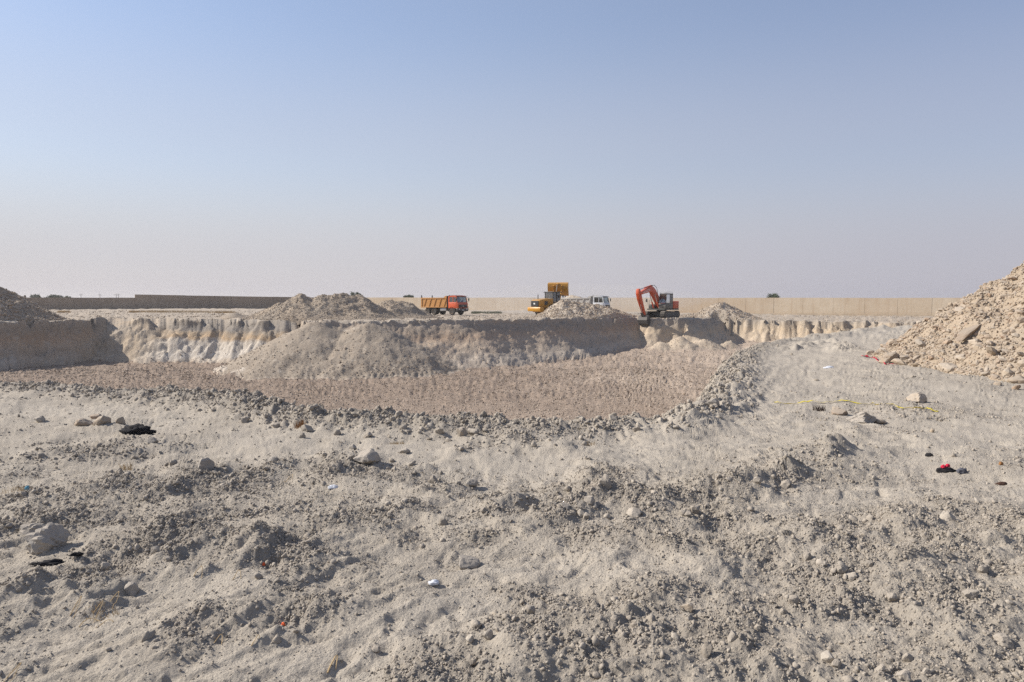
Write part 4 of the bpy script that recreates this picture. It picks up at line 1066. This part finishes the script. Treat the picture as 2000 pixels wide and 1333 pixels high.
    tmp = bpy.data.objects.new('boom_lettering', cu); COL.objects.link(tmp)
    me = bpy.data.meshes.new_from_object(tmp.evaluated_get(bpy.context.evaluated_depsgraph_get()))
    bpy.data.objects.remove(tmp, do_unlink=True); bpy.data.curves.remove(cu)
    me.transform(Matrix.Translation((4.0, yb+.264, 3.30)) @ Matrix.Rotation(math.radians(15.5), 4, 'Y') @ Matrix.Rotation(math.pi, 4, 'Z') @ Matrix.Rotation(math.pi/2, 4, 'X'))
    link_mesh('boom_lettering', me, M['white'], bm_)
    return R
ex, ey = 18.75, 85.6
exc = excavator((ex, ey, .0), math.atan2(-.74, -.67)); exc.scale = (.99,)*3

# ------------------------------------------------------------------ single rocks one can point to
ROCKM = {}
def rock(px, py, w, h, label, mat='rock', seed=None, name='rock', group=None, cat='rock', stretch_y=.85):
    """px,py: foot of the rock in the photograph; w,h its size there"""
    x, y = gp(px, py)
    for _ in range(4): x, y = gp(px, py, hz(x, y))
    k = y/F
    W_, H_ = w*k, h*k
    seed = seed if seed is not None else int(px*7+py)
    me = rock_mesh('rock', seed, sub=3 if w < 30 else 4, angular=1.0 if mat == 'rock' else .85, rough=(.20 if w > 40 else .10) if mat == 'rock' else .13, planes=8 if mat == 'rock' else 10, stretch=(W_*.56, W_*.56*stretch_y, H_*.66))
    me.materials.append(M[mat]); me.polygons.foreach_set('use_smooth', np.ones(len(me.polygons), bool)); me.set_sharp_from_angle(angle=math.radians(24))
    o = bpy.data.objects.new(name, me); COL.objects.link(o)
    y += W_*.4
    o.location = (x*(y/(y-W_*.4)), y, hz(x, y)+H_*.26); o.rotation_euler = (RND.uniform(-.12, .12), RND.uniform(-.12, .12), RND.uniform(-.35, .35))
    return tag(o, label, cat, group)
rock(98, 1076, 54, 38, 'large pale grey boulder beside the strip of black plastic')
rock(73, 1042, 44, 22, 'low dusty rock just behind the large grey boulder')
rock(718, 910, 38, 27, 'angular tan rock with a pointed top lying on the smooth dirt', 'rock')
rock(912, 1111, 35, 26, 'angular brown rock lying alone near a small pebble')
rock(258, 1164, 27, 20, 'dark grey rock beside dry straw stalks')
for px_, py_, w_, h_, lb in ((163, 835, 26, 13, 'broad flat tan rock behind the black cloth'), (198, 831, 26, 15, 'rounded tan rock between two smaller rocks behind the black cloth'), (237, 829, 15, 14, 'small upright tan rock touching the black cloth'),
        (185, 817, 18, 9, 'low grey tan rock farthest behind the black cloth')):
    rock(px_, py_, w_, h_, lb, 'rubble', group='rocks behind the black cloth')
rock(80, 820, 17, 10, 'small pale rock near the pit windrow, away from the black cloth')
rock(300, 880, 15, 11, 'rounded pale stone in front of the black cloth')
rock(400, 922, 25, 23, 'upright pale rock with a bent root beside it')
rock(535, 921, 15, 9, 'small squared stone near the white plastic scrap')
rock(845, 945, 18, 15, 'pale clod at the end of a gravel ridge', 'clod')
rock(923, 954, 18, 13, 'dark grey stone on bare trodden dirt')
rock(690, 879, 11, 8, 'small dark stone on the smooth dirt behind the pointed tan rock')
rock(793, 888, 15, 9, 'flat dark stone on the smooth dirt beside the straw patch')
G_ = 'clods in the windrow along the near pit rim'
for px_, py_, w_, h_ in ((600, 843, 19, 13), (592, 857, 11, 9), (720, 855, 15, 12), (903, 856, 18, 16), (926, 852, 21, 14), (858, 858, 14, 12), (876, 859, 11, 9), (790, 853, 13, 10), (835, 853, 9, 8), (1195, 838, 14, 13), (1100, 832, 12, 9),
        (950, 846, 12, 10), (1320, 812, 16, 12), (1245, 842, 13, 10), (1290, 828, 12, 9), (480, 826, 14, 11), (540, 838, 12, 10), (660, 850, 12, 9), (1430, 745, 12, 9), (1405, 762, 13, 10)):
    rock(px_, py_, w_, h_, ('large' if w_ > 13 else 'small')+' rounded clod in the earth windrow along the near pit rim', 'clod', group=G_, name='earth_clod', cat='clod')
rock(1372, 795, 28, 14, 'pale whitish rock on the windrow corner beside the dirt track')
rock(1391, 787, 25, 19, 'round grey boulder on the windrow corner beside the dirt track')
G_ = 'larger clods lying in the gravel ridges'
for px_, py_, w_, h_ in ((1182, 987, 19, 17), (1149, 999, 21, 15), (1357, 1004, 18, 19), (1240, 1010, 25, 15), (1135, 1014, 14, 12), (1145, 1015, 12, 11), (1335, 1004, 12, 12), (1344, 1010, 12, 10), (1100, 1016, 18, 10), (1578, 1095, 19, 18),
        (1380, 1280, 21, 22), (1430, 1257, 19, 21), (1640, 1133, 15, 14), (1548, 1204, 18, 17), (1662, 1143, 22, 16), (1529, 1208, 12, 12), (1770, 1295, 18, 17), (1634, 1308, 19, 15), (1618, 1297, 26, 18), (1766, 1331, 22, 17), (1850, 1018, 21, 22),
        (1535, 942, 20, 14), (1740, 1186, 20, 15), (1895, 1175, 22, 18), (1920, 1120, 16, 16), (1810, 1322, 14, 12), (1720, 1322, 18, 14), (1960, 1265, 30, 18), (540, 1258, 16, 12), (955, 1250, 18, 17), (918, 1255, 16, 15), (920, 1300, 18, 16), (735, 1275, 18, 11),
        (205, 1115, 15, 14), (305, 1090, 14, 14), (328, 1098, 12, 10), (505, 1132, 14, 10), (1480, 965, 13, 11), (1425, 935, 11, 9), (1035, 1200, 16, 15), (1120, 1268, 16, 15), (1480, 1232, 13, 12), (1605, 1105, 13, 11), (1700, 1100, 13, 12)):
    lb_ = ('grey clod on the long gravel ridge between the smooth track and the near gravel' if py_ < 1020 and 1000 < px_ < 1700 else 'grey clod in the broad gravel spread away from the rubbish' if px_ > 1000 else 'grey clod on the low gravel patches near the angular brown rock' if px_ > 700 else 'grey clod on the gravel ridges near the large grey boulder')
    rock(px_, py_, w_, h_, ('large ' if w_ > 18 else 'small ')+lb_, 'clod', group=G_, name='earth_clod', cat='clod')
rock(1343, 1198, 21, 16, 'peach coloured lump of earth among grey clods', 'rubble')
rock(1680, 825, 42, 18, 'large cream rock beside the yellow tape')
rock(1642, 812, 27, 12, 'flat cream rock left of the large cream rock by the tape', 'rubble')
rock(1716, 826, 22, 10, 'low pale rock touching the large cream rock by the tape', 'rubble')
rock(1632, 803, 14, 9, 'small tan rock at the end of the yellow tape', 'rubble')
rock(1792, 788, 34, 18, 'pale wedge rock alone on the track beyond the yellow tape', 'rubble')
rock(1821, 845, 8, 8, 'small orange stone on the flat dirt near the tape', 'rubble')
rock(1736, 712, 32, 22, 'dark based boulder with red tape at its foot', 'rubble')
rock(1852, 728, 36, 20, 'big peach boulder at the foot of the rubble heap', 'rubble', 77)
G_ = 'stones spilled at the foot of the rubble heap'
for px_, py_, w_, h_ in ((1700, 695, 14, 8), (1722, 690, 13, 9), (1764, 697, 18, 13), (1800, 700, 24, 14), (1778, 677, 16, 11), (1745, 672, 16, 10), (1820, 712, 20, 14), (1838, 697, 22, 10), (1772, 707, 16, 9), (1826, 722, 10, 9), (1890, 728, 18, 10), (1905, 722, 16, 12),
        (1930, 738, 20, 10), (1990, 750, 26, 14), (1948, 752, 12, 7), (1965, 742, 14, 9), (1985, 762, 12, 9), (1725, 683, 9, 6), (1748, 690, 12, 12), (1790, 685, 12, 8), (1875, 732, 11, 8), (1866, 715, 13, 9)):
    rock(px_, py_, w_, h_, ('broad' if w_ > 15 else 'small')+' pale stone spilled at the foot of the rubble heap'+(' beside the red tape' if px_ < 1780 else ' near the big peach boulder' if px_ < 1910 else ' on its front edge'), 'rubble', group=G_, name='stone', cat='stone')

# ------------------------------------------------------------------ litter
def m_cloth(name, c, rough=.9):
    t = NT(name); n = t.noise(30, 4)
    cc = t.mix(t.ramp(n, [(.3, 0), (.8, .5)]), c, tuple(v*.5+.05*d for v, d in zip(c, DUST)))
    up = t.sep(t.nrm)['Z']
    cc = t.mix(t.math('MULTIPLY', t.ramp(t.math('ADD', up, t.noise(14, 3)), [(1.0, 0), (1.6, 1)]), .18), cc, DUST)
    return t.col(cc, rough, 0, .2)
for k, c in (('cblack', (.018,.017,.019)), ('cred', (.50,.02,.05)), ('cgrey', (.10,.10,.115)), ('cwhite', (.62,.63,.66)), ('cblue', (.10,.30,.42)), ('corange', (.75,.14,.05)), ('cyellow', (.62,.50,.06)), ('cbrown', (.075,.04,.028)), ('cstraw', (.50,.36,.19)), ('crust', (.30,.15,.06))):
    M[k] = m_cloth(k+'_litter', c)
def crumple(px, py, w, h, mat, name, label, cat, seed=1, depth=.7, rot=0.0, parent=None, dx=0.0, dy=0.0, dz=0.0, amp=.5):
    """a crumpled closed lump of cloth or film lying on the ground"""
    x, y = gp(px, py)
    for _ in range(3): x, y = gp(px, py, hz(x, y))
    k = y/F; W_, H_ = w*k*.5, h*k*.75
    v, f = ICO[4]; n = v.copy()
    rr = 1+amp*.9*noise3(n, 1.5, seed)+amp*.55*(np.abs(noise3(n, 3.2, seed+4))-.25)+amp*.3*(np.abs(noise3(n, 7.5, seed+8))-.2)
    co = n*rr[:, None]*np.array([W_, W_*depth, H_]); co[:, 2] = np.maximum(co[:, 2], -.10*H_)
    me = np_mesh(name, co, f); me.materials.append(M[mat])
    o = bpy.data.objects.new(name, me); COL.objects.link(o)
    if parent:
        o.parent = parent; o.location = (dx, dy, dz)
    else:
        o.location = (x, y+W_*depth*.5, hz(x, y+W_*depth*.5)+.004); tag(o, label, cat)
    o.rotation_euler = (0, 0, rot); return o
crumple(262, 848, 60, 22, 'cblack', 'crumpled_cloth', 'crumpled black cloth lying on the dirt near a row of rocks', 'cloth', 3, .6, .1, amp=.9)
sh = crumple(1851, 914, 36, 13, 'cblack', 'worn_glove', 'black worn glove with two red patches lying on the flat dirt', 'glove', 9, .6, .05, amp=.5)
k = .0062
crumple(1851, 914, 10, 7, 'cred', 'red_patch', None, None, 12, .8, 0, sh, -.035, -.005, .055)
crumple(1851, 914, 9, 7, 'cred', 'red_patch', None, None, 15, .8, 0, sh, .045, .03, .055)
crumple(1881, 914, 19, 12, 'cgrey', 'cloth_scrap', 'grey cloth scrap beside the black glove', 'cloth', 21, .7)
crumple(1816, 889, 15, 8, 'cblack', 'cloth_scrap', 'small dark lump of cloth behind the black glove', 'cloth', 23, .8, amp=.4)
crumple(1956, 908, 9, 8, 'crust', 'dry_leaf', 'small rusty orange leaf on the flat dirt', 'leaf', 25, .5)
crumple(1959, 935, 22, 7, 'cbrown', 'bark_scrap', 'dark brown scrap of bark on the flat dirt', 'scrap', 27, .5)
crumple(90, 1108, 58, 11, 'cblack', 'plastic_strip', 'long strip of black plastic in front of the grey boulder', 'plastic', 29, .35, .25, amp=.7)
crumple(148, 1094, 26, 8, 'cblack', 'plastic_strip', 'short torn end of black plastic beside the long strip', 'plastic', 31, .4, .3, amp=.7)
crumple(650, 943, 22, 8, 'cwhite', 'plastic_scrap', 'white plastic scrap below the pointed tan rock', 'plastic', 33, .6)
crumple(846, 1144, 24, 9, 'cwhite', 'plastic_scrap', 'white plastic scrap below the angular brown rock', 'plastic', 35, .6)
crumple(908, 815, 12, 12, 'cwhite', 'plastic_bag', 'white plastic bag caught in the windrow', 'plastic', 37, .6)
crumple(52, 958, 9, 12, 'cblue', 'plastic_scrap', 'small blue plastic scrap in dry straw', 'plastic', 39, .7)
crumple(513, 1081, 8, 8, 'corange', 'plastic_scrap', 'tiny orange scrap on a gravel ridge near the grey rock', 'plastic', 41, .7)
crumple(552, 1206, 9, 8, 'corange', 'plastic_scrap', 'tiny orange scrap on the low smooth mound of gravel', 'plastic', 43, .7)
crumple(1620, 720, 22, 5, 'cwhite', 'plastic_scrap', 'flat white plastic scrap on the track by the red tape', 'plastic', 45, .5)
def ribbon(pts_px, width, mat, name, label, cat, lift=.012, n=60, wob=.01):
    P = [gp(*p) for p in pts_px]
    t = np.linspace(0, len(P)-1, n); xs = np.interp(t, range(len(P)), [p[0] for p in P]); ys = np.interp(t, range(len(P)), [p[1] for p in P])
    xs = xs+wob*3*perlin(t*2.1, t*0+.3, 3); ys = ys+wob*6*perlin(t*1.7, t*0+.7, 4)
    zs = Hz(xs, ys)+lift+np.abs(perlin(t*3.3, t*0+.1, 6))*lift*1.6
    dx, dy = np.gradient(xs), np.gradient(ys); L = np.hypot(dx, dy); nx, ny = -dy/L, dx/L
    tw = perlin(t*2.2, t*0+.5, 7)*1.2
    V = []
    for s in (-1, 1):
        V.append(np.stack([xs+s*nx*width/2*np.cos(tw), ys+s*ny*width/2*np.cos(tw), zs+s*np.sin(tw)*width/2+width*.2], 1))
    V.append(V[1]+np.array([0, 0, .002])); V.append(V[0]+np.array([0, 0, .002]))
    VV = np.concatenate(V); Fc = []
    for i in range(n-1):
        for a, b in ((0, 1), (1, 2), (2, 3), (3, 0)):
            Fc.append((a*n+i, b*n+i, b*n+i+1, a*n+i+1))
    o = link_mesh(name, np_mesh(name, VV, Fc), M[mat]); return tag(o, label, cat)
ribbon([(1512, 786), (1560, 789), (1640, 788), (1700, 792), (1730, 797), (1780, 806), (1832, 811)], .030, 'cyellow', 'marking_tape', 'long yellow marking tape lying across the gravel by cream rocks', 'tape', n=90)
ribbon([(1684, 697), (1692, 695), (1702, 700), (1716, 706), (1730, 714), (1752, 715)], .05, 'cred', 'marking_tape', 'short red tape on the ground at the foot of the rubble heap', 'tape', .02, 40)
def stalk(pts, r, mat, name, label=None, cat=None, group=None, parent=None):
    b = B()
    for i, (p, q) in enumerate(zip(pts[:-1], pts[1:])): b.cyl(p, q, r*(1-.5*i/len(pts)), 6)
    o = b.obj(name, mat, parent)
    return tag(o, label, cat, group) if label else o
def arc_twig(px, py, w, h, label, lift=.03, mat='cstraw', group=None, bend=1.0, r=.004):
    x, y = gp(px, py)
    for _ in range(3): x, y = gp(px, py, hz(x, y))
    k = y/F; pts = []
    for t in np.linspace(0, 1, 9):
        a = x+w*k*(t-.5); b_ = y+h*k*2.2*(math.sin(t*math.pi*bend)-.5)
        pts.append((a, b_, hz(a, b_)+r+lift*math.sin(t*math.pi)*.6))
    return stalk(pts, r, mat, 'dry_twig', label, 'twig', group)
arc_twig(652, 1305, 12, 22, 'curled dry root on trodden dirt', .012, bend=.9, r=.004)
for px_, py_, w_, h_ in ((390, 1120, 16, 8), (465, 1130, 16, 6), (150, 1168, 10, 14), (195, 1170, 12, 12), (205, 1218, 30, 6), (28, 1315, 14, 18), (430, 1240, 18, 8), (410, 910, 14, 16), (228, 1172, 14, 10), (565, 925, 12, 14), (175, 1182, 40, 4), (500, 1255, 10, 10)):
    arc_twig(px_, py_, w_, h_, 'thin dry straw stalk lying on the near ground', .02+.03*RND.random(), group='dry straw stalks on the near ground', bend=RND.uniform(.7, 1.4), r=.0028)
def tuft(px, py, w, h, n, mat, name, label, cat, d=None, seed=0):
    r_ = random.Random(seed)
    if d: x, y = at_depth(px, py, d)[:2]
    else:
        x, y = gp(px, py)
        for _ in range(3): x, y = gp(px, py, hz(x, y))
    k = y/F; V, Fc = [], []
    z0 = hz(x, y)
    for i in range(n):
        a = r_.uniform(0, 6.28); rr = w*k*.5*math.sqrt(r_.random()); bx, by = x+rr*math.cos(a), y+rr*math.sin(a)*.6
        hh = h*k*r_.uniform(.45, 1.1); lx_, ly_ = r_.uniform(-.5, .5)*hh, r_.uniform(-.4, .4)*hh; th = max(.0018, hh*.03)
        i0 = len(V); b0 = hz(bx, by) if n < 120 else z0
        V += [(bx-th, by, b0-.01), (bx+th, by, b0-.01), (bx+lx_*.5+th*.7, by+ly_*.5, b0+hh*.6), (bx+lx_*.5-th*.7, by+ly_*.5, b0+hh*.6), (bx+lx_, by+ly_, b0+hh)]
        Fc += [(i0, i0+1, i0+2, i0+3), (i0+3, i0+2, i0+4, i0+4)]
    me = bpy.data.meshes.new(name); me.from_pydata(V, [], [tuple(dict.fromkeys(f)) for f in Fc]); me.update()
    return tag(link_mesh(name, me, M[mat]), label, cat)
tuft(585, 820, 22, 15, 90, 'crust', 'dead_shrub', 'rust brown dead shrub stuck in the windrow', 'plant', seed=1)
tuft(775, 866, 30, 7, 80, 'cstraw', 'dry_grass', 'flat tuft of orange straw below the windrow', 'grass', seed=2)
tuft(245, 918, 26, 17, 40, 'cstraw', 'dry_plant', 'pale dry plant growing in front of the black cloth', 'plant', seed=3)
tuft(30, 960, 60, 10, 90, 'cstraw', 'dry_grass', 'dry straw patch around the small blue scrap', 'grass', seed=4)
tuft(200, 1184, 70, 9, 80, 'cstraw', 'dry_grass', 'sparse dry straw beside the dark grey rock', 'grass', seed=5)
tuft(1152, 868, 26, 8, 60, 'cstraw', 'dry_grass', 'small straw tuft on smooth dirt below the windrow corner', 'grass', seed=6)
tuft(1600, 803, 26, 12, 90, 'cbrown', 'dead_shrub', 'dark dead scrub tuft beside the yellow tape', 'plant', seed=7)
M['scrub'] = m_cloth('green_scrub', (.13,.15,.06)); M['drygrass'] = m_cloth('dry_steppe_grass', (.48,.34,.17)); M['leaf'] = m_cloth('dusty_leaves', (.075,.095,.055))
for i, (px_, w_) in enumerate(((300, 60), (350, 80), (400, 60), (262, 20), (440, 40), (125, 26))):
    tuft(px_, 612, w_, 5, 500, 'drygrass', 'dry_grass', 'low patch of yellow dry grass in front of the brown wall', 'grass', 104, 10+i)['group'] = 'dry grass before the brown wall'
for i, (px_, w_) in enumerate(((940, 34), (968, 26), (930, 20))):
    tuft(px_, 612, w_, 5, 500, 'scrub', 'green_scrub', 'low green scrub patch in front of the sandy wall', 'plant', 118, 20+i)['group'] = 'green scrub before the sandy wall'

# ------------------------------------------------------------------ trees and poles beyond the walls
def tree(px, ytop, d, width, label, seed, name='tree', palm=False):
    r_ = random.Random(seed)
    x, y, zt = at_depth(px, ytop, d); z0 = 0.0; R = empty(name, (x, y, z0)); tag(R, label, 'tree')
    b = B().cyl((0, 0, -.4), (.05, 0, (zt-z0)*.6), .16, 8, .09)
    for k in range(5):
        a = r_.uniform(0, 6.28); b.cyl((.03, 0, (zt-z0)*r_.uniform(.35, .55)), (math.cos(a)*width*.32, math.sin(a)*width*.32, (zt-z0)*r_.uniform(.65, .85)), .06, 6, .02)
    b.obj('trunk', 'cbrown', R)
    V, Fc = [], []
    cl_ = [(r_.gauss(0, .26)*width, r_.gauss(0, .26)*width, (zt-z0)*(.70+.2*r_.random())) for _ in range(16)]
    for i in range(1500):
        c = cl_[r_.randrange(16)]; s = width*.030*r_.uniform(.6, 1.5)
        p = Vector((c[0]+r_.gauss(0, .10)*width, c[1]+r_.gauss(0, .10)*width, min(c[2]+r_.gauss(0, .09)*width, zt-z0)))
        u = Vector((r_.gauss(0, 1), r_.gauss(0, 1), r_.gauss(0, 1))).normalized(); w = u.orthogonal().normalized()
        i0 = len(V); V += [p+u*s*1.6, p+w*s, p-u*s*1.6, p-w*s]; Fc.append((i0, i0+1, i0+2, i0+3))
    me = bpy.data.meshes.new('crown'); me.from_pydata(V, [], Fc); me.update(); link_mesh('crown', me, M['leaf'], R)
tree(1512, 573, 152, 2.3, 'single dark round tree showing above the long sandy wall', 1)
tree(693, 570, 205, 2.4, 'small tree top showing behind the broad earth mound', 2)
tree(798, 576, 196, 2.2, 'small tree top showing above the wall beside the orange truck', 3)
for i, (px_, yt, w_) in enumerate(((70, 575, 2.6), (98, 576, 3.2), (114, 577, 2.2), (133, 578, 1.8))):
    tree(px_, yt, 215, w_, 'distant tree top above the low brown wall', 4+i)
for o in [o for o in COL.objects if o.get('label') == 'distant tree top above the low brown wall']: o['group'] = 'distant trees beyond the low wall'
for px_ in (158, 195, 231, 227):
    x, y, zt = at_depth(px_, 574, 330)
    p = empty('utility_pole', (x, y, 0)); tag(p, 'thin distant utility pole above the low brown wall', 'pole', 'poles beyond the low wall')
    B().cyl((0, 0, -.5), (0, 0, zt), .12, 8, .08).obj('pole', 'steel', p)
    B().box((-1.0, 1.0), (-.06, .06), (zt-.7, zt-.55)).obj('crossarm', 'steel', p)
hs_ = heap('spoil_heap', 'tiny dark earth pile on the rim above the white cut face', 'spoil heap', [(-28.6,70.5,.55,.55,.1)], (-31.5, -25.5, 68, 73.5), .1, M['heapG'], .12)

# ------------------------------------------------------------------ dusty air over the site
def haze_box(name, x, y, z, density, color, aniso=.3):
    o = B().box(x, y, z).obj(name, None, None, 0)
    t = bpy.data.materials.new(name); t.use_nodes = True; n, l = t.node_tree.nodes, t.node_tree.links
    n.remove(n['Principled BSDF']); v = n.new('ShaderNodeVolumePrincipled')
    v.inputs['Density'].default_value = density; v.inputs['Color'].default_value = color+(1,); v.inputs['Anisotropy'].default_value = aniso
    l.new(v.outputs[0], n['Material Output'].inputs['Volume'])
    o.data.materials.append(t); return tag(o, 'thin dusty haze hanging over the whole site', 'haze', kind='stuff')
v_, f_ = ICO[3]
dc = link_mesh('dust_cloud', np_mesh('dust_cloud', v_*np.array([24, 8, 3.0])*(1+.35*noise3(v_, 1.6, 5))[:, None]+np.array([12, 118, 2.0]), f_))
_t = bpy.data.materials.new('dust_cloud'); _t.use_nodes = True; _t.node_tree.nodes.remove(_t.node_tree.nodes['Principled BSDF'])
_v = _t.node_tree.nodes.new('ShaderNodeVolumePrincipled'); _v.inputs['Density'].default_value = .022; _v.inputs['Color'].default_value = (.93, .88, .82, 1)
_t.node_tree.links.new(_v.outputs[0], _t.node_tree.nodes['Material Output'].inputs['Volume']); dc.data.materials.append(_t)
tag(dc, 'pale dust drifting behind the loader and excavator', 'dust', kind='stuff')
haze_box('haze', (-3000, 3000), (-40, 960), (-8, 10), .0004, (.92, .88, .84))
